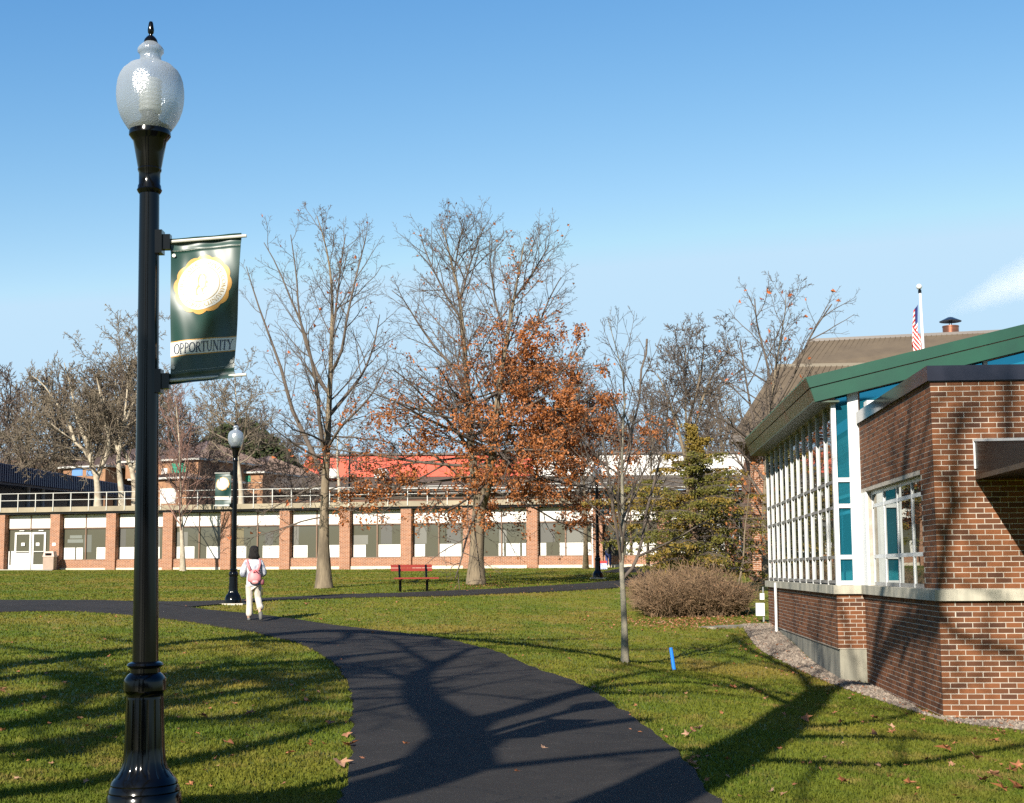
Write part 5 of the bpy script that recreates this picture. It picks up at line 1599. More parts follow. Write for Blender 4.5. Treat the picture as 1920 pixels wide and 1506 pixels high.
def leaves(name, pos, size, m_, parent, seed=1, droop=.0, kind='stuff', five=False):
    g = np.random.default_rng(seed); pos = np.asarray(pos, float); n = len(pos)
    s_ = g.uniform(.7, 1.3, n) * size
    nr = g.normal(size=(n, 3)); nr[:, 2] += .2; nr /= np.linalg.norm(nr, axis=1, keepdims=True)
    a = np.cross(nr, g.normal(size=(n, 3))); a /= np.linalg.norm(a, axis=1, keepdims=True); b = np.cross(nr, a)
    a *= s_[:, None]; b *= (s_ * .62)[:, None]; c = nr * (s_ * .25)[:, None]
    v = np.stack([pos - a * .5, pos + b * .55 + c, pos + a * .6, pos - b * .55 + c], 1).reshape(-1, 3)
    k = (np.arange(n) * 4)[:, None]
    f = np.concatenate([k + np.array([[0, 1, 2]]), k + np.array([[0, 2, 3]])])
    return fast_mesh(name, v, f, m_, parent=parent, kind=kind)


M_BARK = mat('oak_bark', (.20, .155, .10), (.095, .073, .047), 5, rough=.95, bump=1.0, bscale=18, stretch=(1, 1, .25))
M_TWIG = mat('twig_bark', (.105, .080, .058), (.075, .058, .047), 3, rough=.9)
M_BARKW = mat('pale_bark', (.40, .345, .255), (.20, .16, .115), 2.2, rough=.9, bump=.6, bscale=10, sharp=(.4, .7))
M_TWIGW = mat('pale_twig', (.18, .145, .10), (.12, .092, .064), 1.2, rough=.9)
M_BARKD = mat('dark_bark', (.085, .065, .05), (.05, .04, .032), 2, rough=.95)
M_TWIGD = mat('dull_twig', (.105, .075, .056), (.07, .053, .044), .5, rough=.95)
M_RUST = mat('rust_leaf', (.52, .19, .050), (.33, .115, .032), .6, rough=.6, island=.75, c3=(.11, .05, .024), trans=.35)
M_ORNG = mat('orange_leaf', (.62, .17, .04), (.45, .12, .03), 2, rough=.6, island=.5, c3=(.3, .08, .03), trans=.3)


def pl(pts, Y):   # polyline through pixels at a distance (x, y[, dY])
    return [P(p[0], p[1], Y + (p[2] if len(p) > 2 else 0)) for p in pts]


def smooth_pl(pts, n): return spline(pts, n)


def taper(r0, r1, n, pw=1.0): return [r0 + (r1 - r0) * (i / (n - 1)) ** pw for i in range(n)]


def base_flare(rad, k=1.45, n=2):
    for i in range(n): rad[i] *= 1 + (k - 1) * (1 - i / n)
    return rad


# ---- tall bare oak, left of centre
Y2 = 50
b2 = G(608, 1103)
def bare_oak():
    t = Tree(5)
    c = dict(seg=[12, 7, 5, 3, 2], wig=[.02, .07, .12, .16, .2], trop=[0, .075, .05, .02, 0], tip=.30, rmin=.0058, max=4, n=[0, 6, 6, 4.5], t0=[.2, .22, .15, .15],
             ang=[45, 40, 42, 45], lr=[.5, .46, .46, .42], rl=.0095, angt=.3)
    Yd = b2.y
    o = thing('oak_tree', 'tall bare oak with a few orange leaves, between walking person and red bench', 'tree', b2)
    main = [b2 + Vector((0, 0, -.3))] + pl([(607, 1060), (608, 980), (610, 900), (614, 830), (617, 760), (620, 690), (622, 620), (623, 560), (618, 500), (608, 450), (594, 405)], Yd)
    mp = smooth_pl(main, 22); mr = base_flare(taper(.25, .015, 22, .62), 1.55, 3)
    t.add(0, mp, mr)
    secs = [([(610, 900), (596, 870, .5), (570, 815, 1), (545, 760, 1.2), (530, 700, 1.4), (505, 630, 1.6), (480, 560, 1.6), (462, 500, 1.5)], .11, 16),
            ([(611, 860), (600, 800, -.6), (596, 740, -1), (585, 680, -1.2), (570, 620, -1.4), (545, 560, -1.5), (520, 500, -1.4), (495, 455, -1.4)], .085, 16),
            ([(617, 740), (604, 720, 0), (590, 690, .6), (572, 640, 1), (560, 580, 1), (556, 520, 1), (545, 440, .8)], .07, 12),
            ([(617, 780), (650, 740, .5), (680, 700, 1), (700, 650, 1.2), (712, 590, 1.3)], .07, 12),
            ([(620, 700), (640, 660, -.4), (650, 600, -.6), (665, 530, -.6), (680, 470, -.4), (688, 435, -.3)], .065, 12),
            ([(614, 840), (640, 800, -1), (670, 770, -1.6), (700, 735, -2), (722, 690, -2.2)], .06, 10),
            ([(622, 640), (632, 560), (640, 490, .3), (648, 440, .3)], .05, 10)]
    for pts, r, n in secs:
        pp = smooth_pl(pl(pts, Yd), 12); rr = taper(r, .015, 12); t.add(1, pp, rr)
        t.children(pp, rr, 4.4, 1, c, nmul=1.8, t0=.2)
    t.children(mp, mr, 5.5, 0, dict(c, n=[22, 6, 6, 4.5], ang=[44, 42, 44, 45]), t0=.36, Lf=lambda q: 3.2 * (1.1 - .85 * q) + .3)
    # low twiggy skirt, nearly level
    cl = dict(c, trop=[0, .0, -.01, 0, 0], n=[0, 7, 6, 5])
    t.children(mp, mr, 4, 0, dict(cl, n=[16, 7, 6, 5], ang=[78, 45, 45, 45]), t0=.20, t1=.42, Lf=lambda q: 3.0)
    t.parts(o, M_BARK, M_TWIG)
    R = random.Random(3); tips = [p for p, d in t.tips if R.random() < .006]
    leaves('leaves', [tuple(q) for q in tips], .15, M_ORNG, o, 2)
    return len(t.tips)


bare_oak()

# ---- twin stemmed oak holding its rust coloured leaves
b3 = G(892, 1096)
def rust_oak():
    t = Tree(9); Yd = b3.y
    c = dict(seg=[12, 7, 5, 3, 2], wig=[.02, .06, .11, .15, .2], trop=[0, .07, .045, .02, 0], tip=.30, rmin=.0058, max=4, n=[0, 6.5, 6, 4.5], t0=[.2, .25, .15, .15],
             ang=[45, 40, 42, 45], lr=[.5, .46, .46, .42], rl=.0095, angt=.3)
    o = thing('oak_tree', 'big twin stemmed oak still holding rust brown leaves, right of the red bench', 'tree', b3)
    m = [b3 + Vector((0, 0, -.3))] + pl([(893, 1060), (895, 1010), (898, 965), (900, 940)], Yd)
    mp = smooth_pl(m, 9); mr = base_flare(taper(.28, .235, 9), 1.5, 3); t.add(0, mp, mr)
    left = smooth_pl(pl([(898, 950), (892, 900), (884, 850), (880, 790), (876, 730), (872, 670), (866, 600), (858, 540), (848, 500), (838, 455), (828, 425)], Yd), 20)
    lr = taper(.20, .018, 20, .8); t.add(0, left, lr)
    rgt = smooth_pl(pl([(902, 950), (916, 900, -.5), (925, 840, -1), (930, 780, -1.3), (938, 710, -1.5), (950, 640, -1.5), (962, 570, -1.4), (973, 510, -1.2), (983, 455, -1)], Yd), 20)
    rr = taper(.19, .018, 20, .8); t.add(0, rgt, rr)
    for st, pts, r in ((0, [(876, 730), (850, 690, .6), (815, 650, 1.2), (780, 600, 1.6), (755, 560, 1.8), (735, 545, 1.9)], .07),
                       (0, [(884, 850), (850, 800, -1), (810, 760, -1.8), (770, 720, -2.3), (735, 690, -2.6)], .075),
                       (0, [(866, 600), (840, 560, .4), (810, 500, .8), (790, 450, 1)], .05), (0, [(862, 570), (880, 500), (896, 455), (908, 425)], .05),
                       (0, [(852, 510), (862, 450, .3), (870, 425, .3)], .035),
                       (1, [(938, 710), (970, 670, .5), (1005, 620, 1), (1030, 560, 1.4), (1052, 520, 1.6)], .07),
                       (1, [(930, 780), (975, 750, -1), (1020, 720, -2), (1060, 690, -2.6), (1090, 640, -2.8)], .07),
                       (1, [(926, 830), (960, 820, .8), (1010, 800, 1.6), (1060, 790, 2.2), (1110, 780, 2.6)], .07),
                       (1, [(950, 640), (930, 570), (920, 500), (918, 450)], .045), (1, [(965, 560), (1000, 510, -.4), (1030, 460, -.6)], .04)):
        pp = smooth_pl(pl(pts, Yd), 11); q = taper(r, .015, 11); t.add(1, pp, q); t.children(pp, q, 4.6, 1, c, nmul=1.9, t0=.15)
    t.children(left, lr, 5, 0, dict(c, n=[26, 7, 6, 5], ang=[42, 40, 44, 45]), t0=.22, Lf=lambda q: 3.4 * (1.1 - .85 * q) + .25)
    t.children(rgt, rr, 5, 0, dict(c, n=[26, 7, 6, 5], ang=[42, 40, 44, 45]), t0=.18, Lf=lambda q: 3.4 * (1.1 - .85 * q) + .25)
    cl = dict(c, trop=[0, -.01, -.02, -.02, 0], ang=[80, 44, 45, 45])
    t.children(left, lr, 5, 0, dict(cl, n=[17, 7, 6, 5], trop=[0, .02, 0, -.01, 0]), t0=.03, t1=.38, Lf=lambda q: 5.2 - 1.5 * q)
    t.children(rgt, rr, 5, 0, dict(cl, n=[22, 7, 6, 5], trop=[0, .02, 0, -.01, 0]), t0=.03, t1=.46, Lf=lambda q: 5.4 - 1.5 * q)
    t.parts(o, M_BARK, M_TWIG, ntr=1)
    R = random.Random(4); ps_ = []
    for p, d in t.tips:
        x = 960 + F * p.x / p.y * .993; zt_ = p.z
        # leafiness: bottom two thirds, stronger on the right, clumped
        top = 5.6 + (1.4 if p.x > b3.x + .8 else -1.4 if p.x < b3.x - .5 else .1)
        k = 1 / (1 + math.exp((zt_ - top) * 1.4))
        side = .82 + .18 * (1 / (1 + math.exp(-(p.x - b3.x + .4) * .9)))
        cl_ = max(0, noise.noise(p * .95 + Vector((3, 1, 7))) * 2.1 + .74) * min(1, max(0, (p.z - 1.1) / .6))
        if R.random() < k * side * cl_ * .70:
            for _ in range(R.choice((4, 5, 6, 8))):
                ps_.append((p.x + R.gauss(0, .10), p.y + R.gauss(0, .10), p.z + R.gauss(0, .09)))
        elif R.random() < .012: ps_.append(tuple(p))
    leaves('leaves', ps_, .105, M_RUST, o, 5)
    return len(t.tips), len(ps_)


print('rust oak', rust_oak())


# ---- generic bare tree
def bare_tree(label, base, pts, Y, r0, seed, barkm, twigm, group=None, name='bare_tree', n0=16, Lf=None, t0=.25, ang=46, trop=.06, c_over=None, stems=None, leaf=0, leafm=None, leafs=.15, lv=4, dens=(6, 5, 4), rmin=.008):
    t = Tree(seed)
    c = dict(seg=[12, 6, 5, 3, 2], wig=[.02, .08, .12, .16, .2], trop=[0, trop, trop * .6, .02, 0], tip=.32, rmin=rmin, max=lv, n=[n0, *dens], t0=[.2, .2, .15, .15],
             ang=[ang, 42, 44, 45], lr=[.5, .48, .46, .42], rl=.013, angt=.3)
    if c_over: c.update(c_over)
    o = thing(name, label, 'tree', base, group=group)
    n = 14
    main = smooth_pl([base + Vector((0, 0, -.3))] + pl(pts, Y), n); mr = base_flare(taper(r0, r0 * .07, n, .62), 1.3, 2); t.add(0, main, mr)
    Hh = (main[-1] - main[0]).length
    Lf = Lf or (lambda q: Hh * .30 * (1.15 - .8 * q))
    t.children(main, mr, Hh, 0, c, t0=t0, Lf=Lf)
    for sp, r in (stems or []):
        pp = smooth_pl(pl(sp, Y), 10); q = taper(r, .02, 10); t.add(0 if r > .06 else 1, pp, q)
        t.children(pp, q, Hh * .42, 1 if r <= .06 else 0, dict(c, n=[int(n0 * .6), *dens]), t0=.2, Lf=lambda q: Hh * .22 * (1.15 - .6 * q))
    t.parts(o, barkm, twigm)
    if leaf:
        R = random.Random(seed); leaves('leaves', [tuple(p) for p, d in t.tips if R.random() < leaf], leafs, leafm or M_ORNG, o, seed)
    return o


# young tree on the near lawn, in the swale
yb = G(1172, 1243)
bare_tree('slender young bare tree in front of the brown shrub, with a low side branch', yb, [(1171, 1180), (1167, 1090), (1165, 1040), (1168, 960), (1166, 880), (1168, 800), (1172, 730), (1160, 670), (1140, 600)], yb.y, .072, 21, mat('grey_green_bark', (.25, .22, .16), (.14, .13, .10), 9, rough=.9, bump=.5, bscale=30), M_TWIG,
          name='young_tree', n0=26, ang=36, trop=.09, t0=.30, Lf=lambda q: 1.55 * (1.15 - .75 * q), dens=(5, 4, 3), lv=3, rmin=.0035,
          stems=[([(1168, 1085), (1186, 1065, .1), (1197, 1040, .2), (1206, 1000, .3), (1212, 960, .3), (1228, 900, .35), (1240, 850, .3)], .032),
                 ([(1165, 1060), (1160, 1020, -.1), (1150, 960, -.2), (1140, 880, -.2), (1128, 820, -.2)], .022),
                 ([(1168, 900), (1180, 855, .1), (1187, 800, .2), (1200, 745, .3), (1201, 700, .3), (1212, 662, .35), (1213, 636, .4)], .018)], leaf=.0)
# young tree with vase of reddish twigs before the long building
vb = G(343, 1071)
bare_tree('young tree with upswept reddish twigs before the long building, right of near lamp pole', vb, [(342, 1030), (340, 980), (338, 930), (338, 880), (336, 830), (332, 780), (328, 740)], vb.y, .17, 31, M_BARKW, mat('reddish_twig', (.22, .12, .09), (.16, .09, .07), 1, rough=.9),
          name='young_tree', n0=34, ang=32, trop=.10, t0=.22, Lf=lambda q: 3.4 * (1.1 - .6 * q), dens=(7, 5, 3), lv=3, rmin=.010)

# pale trunked trees on the terrace
GP = 'pale trunked trees on the terrace'
def terr(px, Y): p = P(px, 960, Y); p.z = ZD + .1; return p


cw = dict(trop=[0, .03, .01, 0, 0], wig=[.03, .14, .2, .22, .25])
bare_tree('pale trunked spreading tree on the terrace, forking wide, furthest from the near lamp pole', terr(184, 87), [(183, 920), (180, 895), (172, 870), (158, 845), (138, 828), (118, 812), (96, 795)], 87, .30, 41, M_BARKW, M_TWIGW, GP, n0=18, ang=55, dens=(8, 7, 5), rmin=.016, t0=.35,
          stems=[([(181, 898), (192, 870), (204, 845), (202, 815), (196, 780), (188, 740), (180, 700)], .16), ([(172, 868), (165, 835), (150, 800), (140, 760), (130, 715), (120, 680)], .17),
                 ([(140, 828), (128, 790), (105, 755), (80, 720), (60, 705)], .11)], c_over=cw, Lf=lambda q: 4.2)
bare_tree('pale trunked tree on the terrace with a high crown, just left of near lamp pole', terr(230, 87.5), [(228, 925), (224, 890), (222, 860), (226, 830), (232, 800), (236, 760), (240, 715), (240, 668)], 87.5, .26, 43, M_BARKW, M_TWIGW, GP, n0=18, ang=50, dens=(8, 7, 5), rmin=.016, t0=.3,
          stems=[([(224, 850), (210, 820), (200, 780), (192, 740), (175, 700)], .13), ([(232, 800), (244, 770), (256, 740), (262, 700)], .10)], c_over=cw, Lf=lambda q: 3.8)
bare_tree('pale trunked tree on the terrace half hidden by the near lamp pole', terr(254, 88), [(253, 925), (250, 895), (244, 870), (232, 845), (224, 815), (220, 770), (218, 730), (215, 690)], 88, .27, 45, M_BARKW, M_TWIGW, GP, n0=18, ang=50, dens=(8, 7, 5), rmin=.016, t0=.3,
          stems=[([(232, 845), (216, 825), (205, 808), (190, 770), (172, 740)], .12), ([(248, 885), (262, 850), (275, 810), (290, 770)], .13)], c_over=cw, Lf=lambda q: 4.0)
bare_tree('pale slender tree on the terrace behind the second lamp post, rising past its globe', terr(452, 88), [(452, 920), (449, 890), (446, 860), (444, 820), (444, 780), (442, 740), (440, 700)], 88, .22, 47, M_BARKW, M_TWIGW, GP, n0=24, ang=58, dens=(8, 6, 5), rmin=.014, t0=.35, c_over=cw, Lf=lambda q: 4.4 * (1.1 - .6 * q))
bare_tree('thin pale tree on the terrace between the bare oak and the coral red wall', terr(636, 89), [(636, 920), (634, 890), (632, 855), (634, 815), (638, 780)], 89, .16, 49, M_BARKW, M_TWIGW, GP, n0=16, ang=55, dens=(6, 5, 4), rmin=.014, t0=.35, c_over=cw, Lf=lambda q: 2.6)

bare_tree('low tangled brown tree on the terrace, between second lamp post and bare oak', terr(548, 92), [(548, 930), (545, 900), (540, 870), (536, 845)], 92, .12, 61, M_BARKD, M_TWIGD, n0=26, ang=66, dens=(8, 6, 5), rmin=.014, t0=.1, c_over=cw, Lf=lambda q: 3.2)
bare_tree('low brown twiggy tree on the terrace left of the second lamp post banner', terr(388, 95), [(388, 930), (386, 900), (384, 870), (380, 845)], 95, .11, 62, M_BARKD, M_TWIGD, n0=24, ang=62, dens=(8, 6, 4), rmin=.014, t0=.1, c_over=cw, Lf=lambda q: 2.8)
# trees behind the young tree and conifer
bare_tree('flat topped bare tree rising behind the conifer', G(1292, 1068), [(1292, 1000), (1290, 920), (1288, 850), (1286, 780), (1284, 720), (1284, 680), (1286, 650)], 66, .22, 51, M_BARK, M_TWIG, n0=18, ang=44, trop=.04, dens=(8, 7, 5), t0=.52, rmin=.011,
          stems=[([(1290, 860), (1306, 790), (1324, 730), (1350, 680), (1375, 645)], .10), ([(1290, 880), (1270, 800), (1250, 740), (1232, 700)], .10), ([(1288, 800), (1310, 720), (1320, 660)], .08)], Lf=lambda q: 4.0 * (1.1 - .5 * q))
bare_tree('grey bare tree with fine twigs showing between the oak and the young tree', G(1098, 1067), [(1098, 1000), (1096, 930), (1092, 860), (1088, 800), (1080, 740), (1072, 690)], 72, .18, 53, M_BARK, M_TWIG, n0=24, ang=46, trop=.04, dens=(8, 6, 5), t0=.3, rmin=.012, Lf=lambda q: 3.8 * (1.1 - .6 * q))
bare_tree('thin grey bare tree behind the young tree before the white wall', G(1215, 1067), [(1215, 1000), (1218, 930), (1222, 860), (1224, 800), (1222, 760), (1216, 735)], 70, .12, 55, M_BARK, M_TWIG, n0=24, ang=44, trop=.05, dens=(7, 5, 4), t0=.3, rmin=.011, Lf=lambda q: 2.8 * (1.1 - .6 * q))
eb = G(1420, 1098); eb = Vector((8.3, 47.5, H(8.3, 47.5)))
bare_tree('tall bare tree with scattered orange leaves rising above the green roof', eb, [(1432, 1000), (1436, 900), (1440, 820), (1448, 740), (1456, 680), (1466, 620), (1476, 560), (1474, 545)], 47.5, .14, 57, M_BARK, M_TWIG, n0=28, ang=42, trop=.06, dens=(7, 6, 5), t0=.25, Lf=lambda q: 3.8 * (1.05 - .8 * q), rmin=.006, leaf=.004, leafs=.16,
          stems=[([(1438, 880), (1415, 800, .5), (1400, 720, .8), (1388, 640, 1)], .06), ([(1444, 780), (1490, 700, -.5), (1520, 630, -.6), (1560, 570, -.8)], .06), ([(1438, 860), (1400, 820, -1), (1360, 790, -1.6), (1320, 770, -2)], .06),
                 ([(1446, 760), (1440, 690), (1420, 610), (1415, 560)], .05)])
# young oak by the window wall with orange leaves
ob = Vector((5.6, 37.8, H(5.6, 37.8)))
obp = [(ob.x * 2700 / ob.y + 960, y) for y in (1080, 1020, 960, 900, 860)]
bare_tree('small oak with orange brown leaves close to the corner of the white window wall', ob, [(1392, 1060), (1396, 1000), (1402, 950), (1406, 900), (1412, 870)], 37.8, .05, 59, M_BARK, M_TWIG, name='oak_sapling', n0=16, ang=60, trop=.01, dens=(5, 4, 3), t0=.3, lv=3, Lf=lambda q: .75, leaf=.25, leafm=M_RUST, leafs=.11)

# wood on the hill at the left, a few trees shared by many copies
def proto(seed, hgt, spread, label, twm, bkm, dens=(8, 6, 4)):
    t = Tree(seed); o = thing('bare_tree', label, 'tree', (0, 0, 0), group='bare trees of the wood beyond the buildings')
    c = dict(seg=[10, 6, 4, 3], wig=[.03, .09, .13, .18], trop=[0, .07, .04, .02], tip=.35, rmin=.03, max=3, n=[20, *dens], t0=[.3, .2, .15], ang=[42, 42, 45], lr=[.5, .5, .48], rl=.016, angt=.3)
    R = random.Random(seed); pp = []; x = y = 0
    for i in range(11): pp.append(Vector((x, y, hgt * i / 10 - .3))); x += R.gauss(0, .18); y += R.gauss(0, .18)
    mr = taper(.25, .04, 11); t.add(0, pp, mr); t.children(pp, mr, hgt, 0, c, t0=.28, Lf=lambda q: spread * (1.15 - .7 * q)); t.parts(o, bkm, twm)
    return o


WL = {0: 'bare tree of the wood at the far left edge of the picture', 1: 'bare tree of the wood above the dark blue roof'}
protos = [proto(71, 15, 5.4, 'x', M_TWIGD, M_BARKD), proto(72, 13, 5.0, 'x', M_TWIGD, M_BARKD), proto(73, 16, 5.0, 'x', M_TWIG, M_BARKD), proto(74, 12, 5.4, 'x', M_TWIGW, M_BARK)]
used = [False] * 4
# px of trunk, distance, top pixel
WOOD = [(-14, 150, 640), (8, 142, 655), (24, 160, 690), (44, 148, 668), (66, 165, 700), (84, 150, 672), (104, 170, 690), (122, 152, 665), (148, 168, 668), (168, 158, 650), (200, 165, 645), (215, 172, 640), (236, 160, 650), (262, 170, 650),
        (296, 150, 690), (318, 165, 700), (340, 155, 725), (366, 168, 735), (395, 160, 745), (420, 152, 705), (470, 158, 740), (492, 170, 770), (520, 165, 800), (548, 172, 815),
        (680, 150, 800), (740, 158, 815), (800, 150, 805), (1050, 150, 705), (1075, 158, 690), (1105, 150, 700), (1140, 162, 725), (1190, 165, 760), (1232, 158, 705), (1255, 165, 720), (1340, 150, 690), (1362, 160, 700)]
cnt = {}; ORD = 'first second third fourth fifth sixth seventh eighth ninth tenth eleventh twelfth'.split()
for i, (px, Y, ty) in enumerate(WOOD):
    k_ = i % 4
    gp = P(px, 980, Y); gz = 3.6 if px > 560 else 4.2 + (Y - 140) * .05
    top = P(px, ty + (22 if px < 280 else 8), Y).z; hgt = (15, 13, 16, 12)[k_] * 1.12
    sc_ = (top - gz) / hgt
    if not used[k_]: o = protos[k_]; used[k_] = True
    else: o = copy_tree(protos[k_])
    o.location = (gp.x, Y, gz); o.rotation_euler = (0, 0, rnd.uniform(0, 6.28)); o.scale = (max(.75, sc_),) * 2 + (sc_,)
    gi = 0 if px < 110 else 1 if px < 280 else 2 if px < 560 else 3 if px < 900 else 4
    cnt[gi] = cnt.get(gi, 0) + 1
    o['label'] = ('bare brown tree above the dark blue roof, %s from the left', 'bare tree behind the leftmost pyramid roofed house, %s from the left', 'bare tree behind the small houses near the second lamp, %s from the left',
                  'bare tree over the coral red wall, %s from the left', 'distant bare tree behind the white upper wall, %s from the left')[gi] % ORD[cnt[gi] - 1]
    o['group'] = 'bare trees of the wood beyond the buildings'

# undergrowth of the wood: one thicket of stems and brush nobody could count
def thicket():
    g = np.random.default_rng(8); brs = []
    for _ in range(5200):
        px = g.uniform(-60, 570); Y = g.uniform(150, 215); b = P(px, 960, Y); b.z = 4.0 + (Y - 150) * .09
        h = g.uniform(2.5, 8.0) * (1.1 if px < 280 else .9); lx, ly = g.normal(0, .22, 2) * h
        p0 = (b.x, b.y, b.z - .5); p2 = (b.x + lx, b.y + ly, b.z + h); p1 = (b.x + lx * .35 + g.normal(0, .2), b.y, b.z + h * .5)
        r = g.uniform(.03, .09); brs.append(([p0, p1, p2], [r, r * .7, r * .3]))
        for _k in range(3):
            t = g.uniform(.3, .9); q = (p0[0] + (p2[0] - p0[0]) * t, p0[1] + (p2[1] - p0[1]) * t, p0[2] + (p2[2] - p0[2]) * t)
            e = (q[0] + g.normal(0, 1.2), q[1] + g.normal(0, 1.0), q[2] + g.uniform(.2, 1.6)); brs.append(([q, ((q[0] + e[0]) / 2, (q[1] + e[1]) / 2, q[2] + (e[2] - q[2]) * .7), e], [r * .5, r * .4, r * .25]))
    v, f = tubes(brs, 3)
    tag(fast_mesh('undergrowth', v, f, mat('brush_stem', (.17, .10, .055), (.09, .06, .04), .12, rough=.95), kind='stuff'), 'brown brushy undergrowth of the wood on the hillside', 'undergrowth')


thicket()

# evergreens behind the houses
M_EVG = mat('dark_evergreen', (.030, .048, .012), (.055, .062, .016), .8, rough=.8, island=.5, c3=(.02, .032, .01), trans=.2)
def evergreen(label, base, hgt, wid, seed, m_, n=5200, size=.42, group=None):
    g = np.random.default_rng(seed); o = thing('evergreen_tree', label, 'tree', base, group=group)
    MB().tube([base + Vector((0, 0, -.4)), base + Vector((0, 0, hgt * .5)), base + Vector((0, 0, hgt))], [.22, .13, .03], 7).build('trunk', M_BARKD, o)
    u = g.random(n) ** .8; th = g.uniform(0, 6.28, n); lump = 1 + .25 * np.sin(th * 3 + u * 9 + seed) + .2 * np.sin(th * 7 + u * 23)
    r = wid * np.sqrt(np.clip(1 - u ** 2.2, 0, 1)) * lump * np.sqrt(g.uniform(.35, 1, n))
    z = hgt * (.12 + .88 * u) - r * .15 + g.normal(0, .15, n)
    leaves('foliage', np.stack([base.x + r * np.cos(th), base.y + r * np.sin(th), base.z + z], 1), size, m_, o, seed)


for i, (px, Y, ty, w_) in enumerate([(392, 150, 822, 3.6), (420, 146, 800, 4.2), (456, 150, 790, 4.6), (488, 146, 812, 4.2), (518, 150, 838, 3.8)]):
    b = P(px, 960, Y); b.z = 3.7; h_ = P(px, ty, Y).z - 3.7
    evergreen('rounded dark evergreen behind the houses near the second lamp post, %s from the left' % ORD[i], b, h_, w_, 80 + i, M_EVG, 2600, .5, 'evergreen clump behind the houses')

# ---- conifer with drooping sprays (hemlock-like) behind the shrub
M_HEM = mat('hemlock_spray', (.115, .120, .016), (.18, .15, .022), 1.2, rough=.7, island=.55, c3=(.055, .065, .012), trans=.3)
M_HEM2 = mat('golden_spray', (.30, .19, .025), (.22, .16, .025), 2, rough=.7, island=.5, c3=(.10, .08, .015), trans=.3)
hb = G(1303, 1100, y0=40); hb = Vector((P(1303, 1090, 43).x, 43, H(P(1303, 1090, 43).x, 43)))
def hemlock():
    t = Tree(91); g = np.random.default_rng(91)
    o = thing('conifer_tree', 'ragged olive green conifer with drooping branches behind the brown shrub', 'tree', hb)
    top = P(1296, 782, 43); hgt = top.z - hb.z
    main = [hb + Vector((0, 0, -.3)), hb + Vector((0, 0, .4)), hb + Vector((-.02, 0, hgt * .4)), hb + Vector((-.05, 0, hgt * .7)), Vector((top.x, 43, top.z))]
    mp = smooth_pl(main, 12); mr = base_flare(taper(.21, .02, 12), 1.5, 2); t.add(0, mp, mr)
    sp = []; R = random.Random(5)
    for k in range(84):
        u = (k + R.random()) / 84; z0 = hgt * (.11 + .86 * u); az = k * 2.4 + R.gauss(0, .3)
        L = (3.0 * min(1, (1 - u) / .52) ** 1.7 + .22) * R.uniform(.35, 1.08)
        if u < .10: L *= .7
        if math.cos(az) > .3 and u < .6: L *= 1.08
        p = hb + Vector((0, 0, z0)); d = Vector((math.cos(az), math.sin(az), .12 + .25 * u)).normalized(); pts = [p]
        for i in range(7): d = (d + Vector((R.gauss(0, .08), R.gauss(0, .08), -.045))).normalized(); p = p + d * L / 7; pts.append(p)
        t.add(1, pts, taper(.028, .006, 8))
        for i in range(1, 8):
            for sgn in (-1, 1):
                for rep in range(2):
                    q = pts[i - 1].lerp(pts[i], R.random()); side = Vector((-d.y, d.x, 0)) * sgn; sd = (d * .7 + side + Vector((0, 0, R.uniform(-.35, .05)))).normalized()
                    ls = L * .30 * (1.1 - .09 * i) * R.uniform(.6, 1.2); e = q + sd * ls; t.add(2, [q, q.lerp(e, .5) + Vector((0, 0, .02)), e], [.008, .006, .003])
                    gold = noise.noise(q * .8 + Vector((9, 2, 1))) > .12
                    if noise.noise(q * 1.3) < -.22: continue
                    for m_ in range(int(9 + ls * 20)):
                        a = R.random(); c_ = q.lerp(e, a); sp.append((c_.x + R.gauss(0, .05), c_.y + R.gauss(0, .05), c_.z - abs(R.gauss(0, .09)), gold))
    t.parts(o, mat('orange_bark', (.20, .115, .065), (.10, .065, .04), 3, rough=.9, bump=.5, bscale=20), M_TWIG)
    leaves('foliage', [q[:3] for q in sp if not q[3]], .075, M_HEM, o, 6)
    leaves('foliage', [q[:3] for q in sp if q[3]], .08, M_HEM2, o, 7)
    return len(sp)


print('hemlock', hemlock())

